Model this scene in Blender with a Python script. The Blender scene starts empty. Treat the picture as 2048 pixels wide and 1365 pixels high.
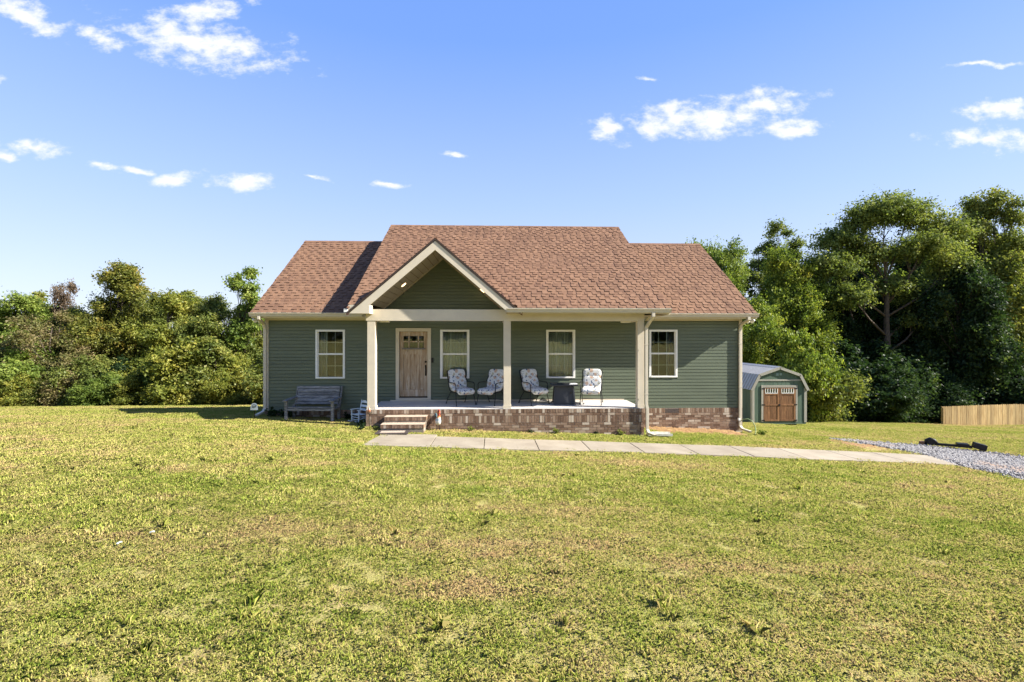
import bpy, math, random
import numpy as np
from mathutils import Vector, Matrix
R = math.radians
S = bpy.context.scene
C = bpy.context.scene.collection
random.seed(7)

# ---------------------------------------------------------------- camera, sky, sun, exposure
ZC = 2.506
cd = bpy.data.cameras.new('camera'); cam = bpy.data.objects.new('camera', cd); C.objects.link(cam)
cam.location = (0, 0, ZC); cam.rotation_euler = (R(90), 0, R(-2.2))
cd.sensor_width = 36; cd.lens = 968 / 2048 * 36; cd.shift_y = -6.5 / 2048
cd.clip_start = .05; cd.clip_end = 3000
S.camera = cam
SUN_EL, SUN_AZ = R(35.2), R(13.5)          # azimuth: towards the camera from the house's right-hand direction
sunvec = Vector((math.cos(SUN_EL) * math.cos(SUN_AZ), -math.cos(SUN_EL) * math.sin(SUN_AZ), math.sin(SUN_EL)))
sl = bpy.data.lights.new('sun', 'SUN'); sl.energy = 5.0; sl.angle = R(.5); sl.color = (1, .945, .86)
so = bpy.data.objects.new('sun', sl); C.objects.link(so); so.rotation_euler = sunvec.to_track_quat('Z', 'Y').to_euler()
so.location = (40, -8, 40)
S.view_settings.view_transform = 'Standard'; S.view_settings.look = 'None'
S.view_settings.gamma = 1; S.view_settings.use_curve_mapping = False
S.view_settings.exposure = 1.6
world = bpy.data.worlds.new('World'); S.world = world; world.use_nodes = True


def build_world():
    nt = world.node_tree; nt.nodes.clear(); N = nt.nodes.new; L = nt.links.new
    out = N('ShaderNodeOutputWorld'); bg = N('ShaderNodeBackground'); bg.inputs['Strength'].default_value = .092
    sky = N('ShaderNodeTexSky'); sky.sky_type = 'NISHITA'; sky.sun_disc = False
    sky.sun_elevation = SUN_EL; sky.sun_rotation = R(90) + SUN_AZ
    sky.altitude = 200; sky.air_density = 1.0; sky.dust_density = .9; sky.ozone_density = 1.6
    tc = N('ShaderNodeTexCoord'); sep = N('ShaderNodeSeparateXYZ'); L(tc.outputs['Generated'], sep.inputs[0])
    cr = N('ShaderNodeValToRGB'); L(sep.outputs[2], cr.inputs[0]); el = cr.color_ramp.elements       # clear air: pale at the horizon, blue overhead
    while len(el) < 5: el.new(.5)
    for e, (p, c) in zip(el, ((0, (.74, .80, .96)), (.10, (.64, .735, .97)), (.26, (.45, .62, 1.0)), (.52, (.205, .405, 1.0)), (1, (.10, .25, .80)))): e.position = p; e.color = (*c, 1)
    gs = N('ShaderNodeVectorMath'); gs.operation = 'SCALE'; gs.inputs['Scale'].default_value = 3.85; L(cr.outputs[0], gs.inputs[0])
    hs = N('ShaderNodeMix'); hs.data_type = 'RGBA'; hs.inputs[0].default_value = .84; L(sky.outputs[0], hs.inputs[6]); L(gs.outputs[0], hs.inputs[7])

    def m(op, a, b=None, clamp=False):
        n = N('ShaderNodeMath'); n.operation = op; n.use_clamp = clamp
        for i, v in enumerate((a, b)):
            if v is None: continue
            if hasattr(v, 'is_linked'): L(v, n.inputs[i])
            else: n.inputs[i].default_value = v
        return n.outputs[0]
    ay = m('MAXIMUM', m('ABSOLUTE', sep.outputs[1]), .02)
    u = m('DIVIDE', sep.outputs[0], ay); v = m('DIVIDE', sep.outputs[2], ay)
    cb = N('ShaderNodeCombineXYZ'); L(u, cb.inputs[0]); L(v, cb.inputs[1])
    # wobble the coordinates so that the cloud outlines are ragged
    nz = N('ShaderNodeTexNoise'); nz.inputs['Scale'].default_value = 9; nz.inputs['Detail'].default_value = 5
    mp0 = N('ShaderNodeMapping'); mp0.inputs['Scale'].default_value = (1, 1.7, 1); mp0.inputs['Rotation'].default_value = (0, 0, R(-16))
    L(cb.outputs[0], mp0.inputs[0]); L(mp0.outputs[0], nz.inputs['Vector'])
    sub = N('ShaderNodeVectorMath'); sub.operation = 'SUBTRACT'; L(nz.outputs['Color'], sub.inputs[0]); sub.inputs[1].default_value = (.5, .5, .5)
    sc = N('ShaderNodeVectorMath'); sc.operation = 'MULTIPLY'; L(sub.outputs[0], sc.inputs[0]); sc.inputs[1].default_value = (.10, .05, 0)
    ad = N('ShaderNodeVectorMath'); L(cb.outputs[0], ad.inputs[0]); L(sc.outputs[0], ad.inputs[1])
    # x, y, half width, half height (tangents of the direction), tilt in degrees
    clouds = [(-.590, .592, .165, .043, -9), (-.575, .665, .075, .026, 14), (-.93, .64, .08, .022, -22), (-.80, .60, .055, .018, -18),
              (-.84, .70, .085, .014, 0), (.435, .458, .17, .036, 8), (.555, .49, .10, .026, 5), (.24, .436, .045, .019, 0),
              (.37, .475, .045, .024, 0), (.63, .447, .07, .018, 10), (1.06, .43, .11, .024, 0), (1.11, .49, .09, .018, 8),
              (1.05, .585, .06, .006, 3), (.33, .541, .025, .007, 0), (-.508, .31, .053, .016, 0), (-.64, .318, .053, .015, 0),
              (-.907, .377, .043, .015, -8), (-.97, .36, .03, .008, 0), (-.785, .341, .035, .010, -8), (-.705, .339, .04, .007, 0),
              (-.215, .311, .034, .006, -4), (-.068, .368, .03, .005, -8), (-1.0, .50, .03, .012, 12), (-.37, .33, .025, .005, -10),
              (-1.02, .38, .03, .012, 0), (1.5, .5, .2, .03, 5), (-1.45, .42, .22, .03, 0), (-1.5, .7, .2, .05, 8), (1.7, .75, .25, .05, 4)]
    cur = None
    for (x, y, a, b, t) in clouds:
        mp = N('ShaderNodeMapping'); mp.vector_type = 'TEXTURE'
        mp.inputs['Location'].default_value = (x, y, 0); mp.inputs['Rotation'].default_value = (0, 0, R(t)); mp.inputs['Scale'].default_value = (a, b, 1)
        L(ad.outputs[0], mp.inputs[0])
        ln = N('ShaderNodeVectorMath'); ln.operation = 'LENGTH'; L(mp.outputs[0], ln.inputs[0])
        cur = ln.outputs['Value'] if cur is None else m('MINIMUM', cur, ln.outputs['Value'])
    n2 = N('ShaderNodeTexNoise'); n2.inputs['Scale'].default_value = 22; n2.inputs['Detail'].default_value = 8; n2.inputs['Roughness'].default_value = .62
    L(mp0.outputs[0], n2.inputs['Vector'])
    d = m('ADD', m('SUBTRACT', 1.12, cur), m('MULTIPLY', m('SUBTRACT', n2.outputs[0], .5), 3.6))
    mr = N('ShaderNodeMapRange'); mr.interpolation_type = 'SMOOTHSTEP'; L(d, mr.inputs[0])
    mr.inputs[1].default_value = -.2; mr.inputs[2].default_value = 1.15; mr.inputs[4].default_value = .95
    mix = N('ShaderNodeMix'); mix.data_type = 'RGBA'; L(mr.outputs[0], mix.inputs[0]); L(hs.outputs[2], mix.inputs[6])
    mix.inputs[7].default_value = (3.9, 3.95, 4.2, 1)
    L(mix.outputs[2], bg.inputs['Color']); L(bg.outputs[0], out.inputs[0])


build_world()

# ---------------------------------------------------------------- helpers
def tag(o, label=None, cat=None, group=None, kind=None):
    if label: o['label'] = label
    if cat: o['category'] = cat
    if group: o['group'] = group
    if kind: o['kind'] = kind
    return o


def thing(name, label, cat, loc=(0, 0, 0), rz=0, group=None):
    o = bpy.data.objects.new(name, None); C.objects.link(o)
    o.location = loc; o.rotation_euler = (0, 0, rz); o.empty_display_size = .2
    return tag(o, label, cat, group)


def link(name, me, mat=None, parent=None, mtx=None):
    o = bpy.data.objects.new(name, me); C.objects.link(o)
    if mat is not None and not me.materials: me.materials.append(mat)
    if parent is not None: o.parent = parent
    if mtx is not None: o.matrix_local = mtx
    return o


class MB:
    """collects shapes of one part in local coordinates"""
    def __init__(s): s.v = []; s.f = []; s.r = []; s.smooth = False

    def add(s, v, f, r=None):
        n = len(s.v); s.v += [tuple(p) for p in v]; s.f += [tuple(i + n for i in q) for q in f]
        s.r += [random.random() if r is None else r] * len(v)
        return s

    def box(s, x0, x1, y0, y1, z0, z1, r=None):
        v = [(x0, y0, z0), (x1, y0, z0), (x1, y1, z0), (x0, y1, z0), (x0, y0, z1), (x1, y0, z1), (x1, y1, z1), (x0, y1, z1)]
        return s.add(v, [(0, 3, 2, 1), (4, 5, 6, 7), (0, 1, 5, 4), (1, 2, 6, 5), (2, 3, 7, 6), (3, 0, 4, 7)], r)

    def obox(s, M, r=None):                                   # unit cube 0..1 through a matrix
        v = [M @ Vector(p) for p in ((0, 0, 0), (1, 0, 0), (1, 1, 0), (0, 1, 0), (0, 0, 1), (1, 0, 1), (1, 1, 1), (0, 1, 1))]
        return s.add(v, [(0, 3, 2, 1), (4, 5, 6, 7), (0, 1, 5, 4), (1, 2, 6, 5), (2, 3, 7, 6), (3, 0, 4, 7)], r)

    def prism(s, pts, axis, a, b, r=None):
        """polygon extruded along axis 0/1/2 from a to b; pts give the other two coordinates in order"""
        n = len(pts); v = []
        for t in (a, b):
            for p in pts:
                q = list(p); q.insert(axis, t); v.append(q)
        f = [tuple(range(n))[::-1], tuple(range(n, 2 * n))] + [(i, (i + 1) % n, n + (i + 1) % n, n + i) for i in range(n)]
        return s.add(v, f, r)

    def tube(s, path, rad, n=8, caps=True, r=None):
        path = [Vector(p) for p in path]; k = len(path)
        rads = rad if isinstance(rad, (list, tuple)) else [rad] * k
        v = []; f = []; up = None
        for i, p in enumerate(path):
            d = (path[min(i + 1, k - 1)] - path[max(i - 1, 0)]).normalized()
            if up is None:
                up = Vector((0, 0, 1)) if abs(d.z) < .9 else Vector((1, 0, 0))
            a = (up - d * up.dot(d)).normalized(); up = a; b = d.cross(a)
            for j in range(n):
                t = 2 * math.pi * j / n
                v.append(p + (a * math.cos(t) + b * math.sin(t)) * rads[i])
        for i in range(k - 1):
            for j in range(n):
                f.append((i * n + j, i * n + (j + 1) % n, (i + 1) * n + (j + 1) % n, (i + 1) * n + j))
        if caps: f += [tuple(range(n))[::-1], tuple(range((k - 1) * n, k * n))]
        return s.add(v, f, r)

    def ribbon(s, path, w, t, side, r=None):
        """rectangular section swept along a path; side = horizontal width direction"""
        path = [Vector(p) for p in path]; k = len(path); side = Vector(side).normalized(); v = []; f = []
        for i, p in enumerate(path):
            d1 = (path[i] - path[i - 1]).normalized() if i else None
            d2 = (path[i + 1] - path[i]).normalized() if i < k - 1 else None
            d = ((d1 or d2) + (d2 or d1)).normalized()
            n = d.cross(side).normalized(); c = 1.0 if not (d1 and d2) else max(.5, d.dot(d2))
            for a, b in ((-1, -1), (1, -1), (1, 1), (-1, 1)):
                v.append(p + side * a * w / 2 + n * b * t / 2 / c)
        for i in range(k - 1):
            for j in range(4): f.append((i * 4 + j, i * 4 + (j + 1) % 4, i * 4 + 4 + (j + 1) % 4, i * 4 + 4 + j))
        f += [(3, 2, 1, 0), tuple(range(4 * k - 4, 4 * k))]
        return s.add(v, f, r)

    def lathe(s, prof, n=16, c=(0, 0, 0), r=None):
        v = []; f = []
        for (rad, z) in prof:
            for j in range(n):
                t = 2 * math.pi * j / n; v.append((c[0] + rad * math.cos(t), c[1] + rad * math.sin(t), c[2] + z))
        k = len(prof)
        for i in range(k - 1):
            for j in range(n): f.append((i * n + j, i * n + (j + 1) % n, (i + 1) * n + (j + 1) % n, (i + 1) * n + j))
        f += [tuple(range(n))[::-1], tuple(range((k - 1) * n, k * n))]
        return s.add(v, f, r)

    def mesh(s, name, mat=None, smooth=False, bevel=0):
        me = bpy.data.meshes.new(name); me.from_pydata(s.v, [], s.f)
        if getattr(s, 'mi', None): me.polygons.foreach_set('material_index', s.mi)
        at = me.attributes.new('rnd', 'FLOAT', 'POINT'); at.data.foreach_set('value', s.r)
        if mat: me.materials.append(mat)
        if smooth or s.smooth: me.polygons.foreach_set('use_smooth', [True] * len(me.polygons))
        me.update(); return me

    def build(s, name, mat, parent=None, smooth=False, bevel=0, mtx=None, fix=True):
        o = link(name, s.mesh(name, mat, smooth), None, parent, mtx)
        if fix:
            import bmesh
            bm = bmesh.new(); bm.from_mesh(o.data); bmesh.ops.recalc_face_normals(bm, faces=bm.faces)
            if bevel:
                bmesh.ops.bevel(bm, geom=list(bm.edges), offset=bevel, segments=2, affect='EDGES', profile=.6, clamp_overlap=True)
            bm.to_mesh(o.data); bm.free()
            if smooth: o.data.polygons.foreach_set('use_smooth', [True] * len(o.data.polygons))
        return o


def box_mesh(name, mat):
    return MB().box(0, 1, 0, 1, 0, 1, 0).mesh(name, mat)


def wedge_mesh(name, mat, hi=1.0, lo=.25):
    v = [(0, 0, 0), (1, 0, 0), (1, 1, 0), (0, 1, 0), (0, 0, hi), (1, 0, hi), (1, 1, lo), (0, 1, lo)]
    return MB().add(v, [(0, 3, 2, 1), (4, 5, 6, 7), (0, 1, 5, 4), (1, 2, 6, 5), (2, 3, 7, 6), (3, 0, 4, 7)], 0).mesh(name, mat)


WV = [(0, 0, 0), (1, 0, 0), (1, 1, 0), (0, 1, 0), (0, 0, 1), (1, 0, 1), (1, 1, .25), (0, 1, .25)]
WF = [(0, 3, 2, 1), (4, 5, 6, 7), (0, 1, 5, 4), (1, 2, 6, 5), (2, 3, 7, 6), (3, 0, 4, 7)]


def basis(o, x, y, z):
    m = Matrix.Identity(4)
    for i in range(3):
        m[i][0] = x[i]; m[i][1] = y[i]; m[i][2] = z[i]; m[i][3] = o[i]
    return m


# ---------------------------------------------------------------- materials
def mat_new(name):
    m = bpy.data.materials.new(name); m.use_nodes = True
    return m, m.node_tree, m.node_tree.nodes['Principled BSDF']


def ramp(nt, fac, stops, interp='LINEAR'):
    n = nt.nodes.new('ShaderNodeValToRGB'); cr = n.color_ramp; cr.interpolation = interp
    while len(cr.elements) < len(stops): cr.elements.new(.5)
    for e, (p, c) in zip(cr.elements, stops): e.position = p; e.color = (*c, 1)
    nt.links.new(fac, n.inputs[0]); return n.outputs[0]


def noise(nt, scale, detail=4, rough=.55, coord='Object', mapscale=None, dist=0):
    tc = nt.nodes.new('ShaderNodeTexCoord') if coord != 'World' else nt.nodes.new('ShaderNodeNewGeometry')
    src = tc.outputs[coord if coord != 'World' else 'Position']
    if mapscale:
        mp = nt.nodes.new('ShaderNodeMapping'); mp.inputs['Scale'].default_value = mapscale
        nt.links.new(src, mp.inputs[0]); src = mp.outputs[0]
    n = nt.nodes.new('ShaderNodeTexNoise'); n.inputs['Scale'].default_value = scale; n.inputs['Detail'].default_value = detail
    n.inputs['Roughness'].default_value = rough; n.inputs['Distortion'].default_value = dist
    nt.links.new(src, n.inputs['Vector']); return n.outputs[0]


def mixc(nt, fac, a, b, blend='MIX'):
    n = nt.nodes.new('ShaderNodeMix'); n.data_type = 'RGBA'; n.blend_type = blend
    for sock, v in ((0, fac), (6, a), (7, b)):
        if hasattr(v, 'is_linked'): nt.links.new(v, n.inputs[sock])
        elif sock == 0: n.inputs[0].default_value = v
        else: n.inputs[sock].default_value = (*v, 1)
    return n.outputs[2]


def mth(nt, op, a, b=0.0, clamp=False):
    n = nt.nodes.new('ShaderNodeMath'); n.operation = op; n.use_clamp = clamp
    for i, v in enumerate((a, b)):
        if hasattr(v, 'is_linked'): nt.links.new(v, n.inputs[i])
        else: n.inputs[i].default_value = v
    return n.outputs[0]


def piece_random(nt):
    """one random number for each piece: object random for single pieces, an attribute inside joined ones"""
    oi = nt.nodes.new('ShaderNodeObjectInfo'); at = nt.nodes.new('ShaderNodeAttribute'); at.attribute_name = 'rnd'
    return mth(nt, 'FRACT', mth(nt, 'ADD', oi.outputs['Random'], at.outputs['Fac']))


def bump(nt, bsdf, h, strength=.3, dist=.01):
    b = nt.nodes.new('ShaderNodeBump'); b.inputs['Strength'].default_value = strength; b.inputs['Distance'].default_value = dist
    nt.links.new(h, b.inputs['Height']); nt.links.new(b.outputs[0], bsdf.inputs['Normal'])


def simple(name, col, rough=.6, metal=0, var=.12, scale=6, spec=.4, bumpy=0, coord='World', mapscale=None):
    m, nt, b = mat_new(name)
    n = noise(nt, scale, 5, .6, coord, mapscale)
    lo = tuple(c * (1 - var) for c in col); hi = tuple(min(1, c * (1 + var)) for c in col)
    nt.links.new(ramp(nt, n, [(.3, lo), (.7, hi)]), b.inputs['Base Color'])
    b.inputs['Roughness'].default_value = rough; b.inputs['Metallic'].default_value = metal; b.inputs['Specular IOR Level'].default_value = spec
    if bumpy: bump(nt, b, n, bumpy)
    return m


def brick_mat():
    m, nt, b = mat_new('brick'); r = piece_random(nt)
    base = ramp(nt, r, [(0, (.125, .075, .048)), (.25, (.175, .108, .070)), (.5, (.225, .146, .097)), (.72, (.275, .19, .13)), (.86, (.35, .27, .195)), (.98, (.50, .42, .33))])
    n = noise(nt, 22, 6, .7, 'World'); n2 = noise(nt, 7, 4, .6, 'World')
    wash = mth(nt, 'MULTIPLY', ramp(nt, n, [(.5, (0, 0, 0)), (.68, (1, 1, 1))]), ramp(nt, n2, [(.44, (0, 0, 0)), (.62, (.7, .7, .7))]))
    col = mixc(nt, wash, base, (.40, .34, .28))
    fine = noise(nt, 120, 3, .6, 'World')
    col = mixc(nt, .35, col, ramp(nt, fine, [(.35, (.45, .42, .4)), (.65, (1, 1, 1))]), 'MULTIPLY')
    nt.links.new(col, b.inputs['Base Color']); b.inputs['Roughness'].default_value = .92; b.inputs['Specular IOR Level'].default_value = .2
    bump(nt, b, n, .5, .006); return m


def shingle_mat():
    m, nt, b = mat_new('shingle'); r = piece_random(nt)
    base = ramp(nt, r, [(0, (.14, .079, .050)), (.15, (.158, .090, .056)), (.35, (.176, .101, .062)), (.65, (.190, .110, .067)), (.9, (.21, .123, .076)), (1, (.17, .096, .060))])
    gr = noise(nt, 160, 2, .7, 'World')
    col = mixc(nt, .55, base, ramp(nt, gr, [(.3, (.5, .47, .46)), (.7, (1.25, 1.22, 1.2))]), 'MULTIPLY')
    big = noise(nt, .9, 3, .5, 'World')
    col = mixc(nt, .35, col, ramp(nt, big, [(.35, (.72, .72, .75)), (.65, (1.1, 1.08, 1.05))]), 'MULTIPLY')
    nt.links.new(col, b.inputs['Base Color']); b.inputs['Roughness'].default_value = .95; b.inputs['Specular IOR Level'].default_value = .15
    bump(nt, b, gr, .4, .003); return m


def siding_mat(name, c):
    m, nt, b = mat_new(name); r = piece_random(nt)
    n = noise(nt, 1.6, 5, .6, 'World', (.5, 1, 2)); g = noise(nt, 30, 3, .6, 'World', (.08, 1, 1.5))
    col = mixc(nt, 1, ramp(nt, n, [(.3, tuple(x * .90 for x in c)), (.7, tuple(x * 1.08 for x in c))]), ramp(nt, r, [(0, (.95, .95, .95)), (1, (1.05, 1.05, 1.05))]), 'MULTIPLY')
    nt.links.new(col, b.inputs['Base Color']); b.inputs['Roughness'].default_value = .48; b.inputs['Specular IOR Level'].default_value = .35
    bump(nt, b, g, .08, .003); return m


def wood_mat(name, stops, ms=(6, 6, .5), rough=.75, scale=4, coord='Object', vary=.25):
    m, nt, b = mat_new(name); r = piece_random(nt)
    n = noise(nt, scale, 7, .68, coord, ms, .6)
    col = ramp(nt, n, stops)
    col = mixc(nt, 1, col, ramp(nt, r, [(0, (1 - vary,) * 3), (1, (1 + vary * .5,) * 3)]), 'MULTIPLY')
    nt.links.new(col, b.inputs['Base Color']); b.inputs['Roughness'].default_value = rough; b.inputs['Specular IOR Level'].default_value = .25
    bump(nt, b, n, .35, .004); return m


def floral_mat():
    m, nt, b = mat_new('floral_fabric')
    tc = nt.nodes.new('ShaderNodeTexCoord')
    wob = nt.nodes.new('ShaderNodeTexNoise'); wob.inputs['Scale'].default_value = 22; nt.links.new(tc.outputs['Object'], wob.inputs['Vector'])
    ad = nt.nodes.new('ShaderNodeVectorMath'); ad.operation = 'MULTIPLY_ADD'
    nt.links.new(wob.outputs['Color'], ad.inputs[0]); ad.inputs[1].default_value = (.06,) * 3; nt.links.new(tc.outputs['Object'], ad.inputs[2])
    col = (.62, .62, .60)

    def blobs(scale, off, lo, hi, c, base, sel):
        mp = nt.nodes.new('ShaderNodeMapping'); mp.inputs['Location'].default_value = off; nt.links.new(ad.outputs[0], mp.inputs[0])
        v = nt.nodes.new('ShaderNodeTexVoronoi'); v.inputs['Scale'].default_value = scale; nt.links.new(mp.outputs[0], v.inputs['Vector'])
        f = ramp(nt, v.outputs['Distance'], [(lo, (1, 1, 1)), (hi, (0, 0, 0))])
        sp = nt.nodes.new('ShaderNodeSeparateColor'); nt.links.new(v.outputs['Color'], sp.inputs[0])
        pick = mth(nt, 'LESS_THAN', sp.outputs[0], sel)
        return mixc(nt, mth(nt, 'MULTIPLY', f, pick), base, c)
    col = blobs(7, (.3, .1, .7), .36, .42, (.50, .36, .27), col, .55)
    col = blobs(9, (.9, .4, .2), .30, .36, (.42, .40, .30), col, .4)
    col = blobs(13, (1.3, 2.1, .4), .32, .38, (.045, .075, .16), col, .42)
    col = blobs(24, (3.1, .2, 1.4), .30, .36, (.10, .14, .20), col, .30)
    nt.links.new(col, b.inputs['Base Color']); b.inputs['Roughness'].default_value = .9; b.inputs['Specular IOR Level'].default_value = .15
    return m


def glass_mat():
    m = bpy.data.materials.new('window_glass'); m.use_nodes = True; nt = m.node_tree; nt.nodes.clear()
    o = nt.nodes.new('ShaderNodeOutputMaterial'); mx = nt.nodes.new('ShaderNodeMixShader'); tr = nt.nodes.new('ShaderNodeBsdfTransparent')
    gl = nt.nodes.new('ShaderNodeBsdfGlossy'); gl.inputs['Roughness'].default_value = .015; tr.inputs['Color'].default_value = (.82, .86, .84, 1)
    fr = nt.nodes.new('ShaderNodeFresnel'); fr.inputs['IOR'].default_value = 1.5
    n = noise(nt, 3, 2, .5, 'World'); bp = nt.nodes.new('ShaderNodeBump'); bp.inputs['Strength'].default_value = .05; bp.inputs['Distance'].default_value = .02
    nt.links.new(n, bp.inputs['Height']); nt.links.new(bp.outputs[0], gl.inputs['Normal'])
    nt.links.new(mth(nt, 'ADD', fr.outputs[0], .02), mx.inputs[0]); nt.links.new(tr.outputs[0], mx.inputs[1]); nt.links.new(gl.outputs[0], mx.inputs[2])
    nt.links.new(mx.outputs[0], o.inputs[0]); return m


def leaf_mat(name, stops, trans=.42):
    m = bpy.data.materials.new(name); m.use_nodes = True; nt = m.node_tree; nt.nodes.clear()
    o = nt.nodes.new('ShaderNodeOutputMaterial'); at = nt.nodes.new('ShaderNodeAttribute'); at.attribute_name = 'rnd'
    big = noise(nt, .55, 3, .6, 'World')
    f = mth(nt, 'ADD', mth(nt, 'MULTIPLY', at.outputs['Fac'], .75), mth(nt, 'MULTIPLY', mth(nt, 'SUBTRACT', big, .40), 1.25), True)
    col = ramp(nt, f, stops)
    df = nt.nodes.new('ShaderNodeBsdfDiffuse'); tl = nt.nodes.new('ShaderNodeBsdfTranslucent'); mx = nt.nodes.new('ShaderNodeMixShader')
    gl = nt.nodes.new('ShaderNodeBsdfGlossy'); gl.inputs['Roughness'].default_value = .45; m2 = nt.nodes.new('ShaderNodeMixShader'); m2.inputs[0].default_value = .012
    nt.links.new(col, df.inputs[0]); nt.links.new(mixc(nt, 1, col, (1.25, 1.25, .7), 'MULTIPLY'), tl.inputs[0]); mx.inputs[0].default_value = trans
    nt.links.new(df.outputs[0], mx.inputs[1]); nt.links.new(tl.outputs[0], mx.inputs[2])
    nt.links.new(mx.outputs[0], m2.inputs[1]); nt.links.new(gl.outputs[0], m2.inputs[2]); nt.links.new(m2.outputs[0], o.inputs[0])
    return m


M = {}
M['brick'] = brick_mat(); M['shingle'] = shingle_mat()
M['siding'] = siding_mat('sage_siding', (.112, .134, .092))
M['trim'] = simple('tan_trim', (.54, .475, .365), .5, var=.06, scale=3)
M['trim2'] = simple('clay_aluminium', (.50, .445, .345), .42, var=.05, scale=5)
M['white'] = simple('white_vinyl', (.74, .73, .69), .4, var=.04)
M['mortar'] = simple('mortar', (.20, .165, .13), .95, var=.25, scale=30, bumpy=.3)
M['drip'] = simple('dark_drip_edge', (.045, .028, .02), .6)
M['soffit'] = simple('tan_soffit', (.40, .33, .235), .6, var=.08)
M['glass'] = glass_mat()
M['interior'] = simple('interior_paint', (.20, .18, .15), .9)
M['curtain'] = simple('sheer_curtain', (.60, .60, .54), .9, var=.1, scale=3)
M['metal_black'] = simple('black_metal', (.012, .012, .012), .45, .3)
M['bronze'] = simple('dark_bronze', (.02, .016, .013), .4, .5)
M['floral'] = floral_mat()
M['lamp'] = simple('frosted_lamp', (.8, .74, .6), .4)
M['pit'] = simple('charcoal_panel', (.035, .037, .042), .45, var=.15)
M['paper'] = simple('paper', (.75, .75, .73), .7)
M['greywood'] = wood_mat('weathered_grey_wood', [(.25, (.04, .038, .04)), (.45, (.14, .135, .13)), (.7, (.42, .40, .37))], (.8, 9, 9), .85, 5)
M['doorwood'] = wood_mat('weathered_door_wood', [(.2, (.10, .055, .03)), (.36, (.29, .185, .105)), (.5, (.42, .31, .205)), (.66, (.58, .50, .40))], (7, 7, .55), .7, 3, 'World', .1)
M['sheddoor'] = wood_mat('stained_cedar', [(.25, (.075, .034, .014)), (.5, (.19, .092, .040)), (.75, (.33, .18, .085))], (9, 9, .7), .55, 3, 'World', .35)
M['fence'] = wood_mat('new_pine', [(.25, (.19, .105, .04)), (.45, (.41, .275, .115)), (.75, (.60, .45, .22))], (7, 7, .5), .8, 3, 'World', .32)
M['shedgreen'] = wood_mat('green_panel_siding', [(.2, (.05, .08, .056)), (.5, (.08, .12, .085)), (.8, (.105, .145, .105))], (8, 8, .5), .6, 4, 'World', .12)
M['shedtrim'] = wood_mat('almond_trim', [(.2, (.20, .19, .15)), (.5, (.30, .285, .235)), (.8, (.37, .35, .30))], (8, 8, .7), .7, 5, 'World', .1)
M['metalroof'] = simple('galvanised_metal', (.36, .355, .35), .5, .35, var=.06, scale=2)
M['rockwhite'] = simple('white_paint', (.70, .76, .78), .55, var=.08)
M['bark'] = wood_mat('bark', [(.3, (.03, .023, .017)), (.55, (.085, .066, .05)), (.8, (.17, .145, .115))], (8, 8, 1.2), .95, 3, 'World', .3)
M['barkpale'] = wood_mat('pale_bark', [(.3, (.12, .095, .075)), (.55, (.22, .18, .14)), (.8, (.34, .29, .24))], (8, 8, 1.2), .95, 3, 'World', .3)


def concrete_mat():
    m, nt, b = mat_new('concrete'); n = noise(nt, 1.4, 7, .68, 'World'); f = noise(nt, 60, 4, .7, 'World'); r = piece_random(nt)
    col = ramp(nt, n, [(.3, (.25, .21, .155)), (.55, (.325, .28, .21)), (.75, (.37, .325, .25))])
    col = mixc(nt, .5, col, ramp(nt, f, [(.3, (.75, .73, .7)), (.65, (1.05, 1.05, 1.05))]), 'MULTIPLY')
    col = mixc(nt, 1, col, ramp(nt, r, [(0, (.9, .9, .9)), (1, (1.06, 1.05, 1.03))]), 'MULTIPLY')
    nt.links.new(col, b.inputs['Base Color']); b.inputs['Roughness'].default_value = .9; b.inputs['Specular IOR Level'].default_value = .2
    bump(nt, b, f, .25, .003); return m


M['concrete'] = concrete_mat()
M['slab'] = simple('porch_concrete', (.47, .44, .40), .85, var=.12, scale=2.5)

# ---------------------------------------------------------------- ground
def table(pts, lo, hi, win):
    t = np.arange(lo, hi, .25); y = np.interp(t, [p[0] for p in pts], [p[1] for p in pts])
    k = int(win / .25) | 1; yp = np.pad(y, k // 2, mode='edge')
    return t, np.convolve(yp, np.ones(k) / k, 'valid')


TY = table([(-60, .6), (0, 1.9), (6, 2.33), (12, 2.6), (15.4, 2.65), (19, 3.08), (34, 4.9), (60, 6.2), (120, 6.5), (500, 6.5)], -150, 500, 3)
TX = table([(-200, .0), (-30, -.25), (-8, -.29), (4, .144), (14, .66), (30, 1.2), (60, 1.4), (300, 1.4)], -400, 400, 3)


def G(x, y):
    x = np.asarray(x, float); y = np.asarray(y, float)
    f = np.interp(y, [0, 10], [.5, 1])
    z = ZC - np.interp(y, *TY) - np.interp(x, *TX) * f
    z = z + .012 * np.sin(x * 1.3 + y * .7) * np.sin(y * 1.1 - x * .5) + .02 * np.sin(x * .43 + 1) * np.cos(y * .37)
    return z


def g(x, y): return float(G(x, y))


# gravel drive: outline of its two edges, far and near
DR_FAR = [(10.3, 14.55), (11.4, 14.45), (12.6, 14.05), (13.7, 13.5), (14.7, 12.75), (17, 11.2), (22, 7.5), (30, 2)]
DR_NEAR = [(10.3, 14.35), (10.95, 13.7), (11.35, 12.9), (11.35, 12.2), (11.0, 11.2), (11.0, 10.2), (11.3, 8.6), (12.5, 5.0)]
WALK = (-2.95, 11.1, 11.05, 12.55)


def drive_poly():
    return DR_FAR + DR_NEAR[::-1]


def in_poly(x, y, poly):
    c = np.zeros(np.shape(x), bool); j = len(poly) - 1
    for i in range(len(poly)):
        xi, yi = poly[i]; xj, yj = poly[j]
        cond = ((yi > y) != (yj > y)) & (x < (xj - xi) * (y - yi) / (yj - yi + 1e-12) + xi)
        c ^= cond; j = i
    return c


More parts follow.
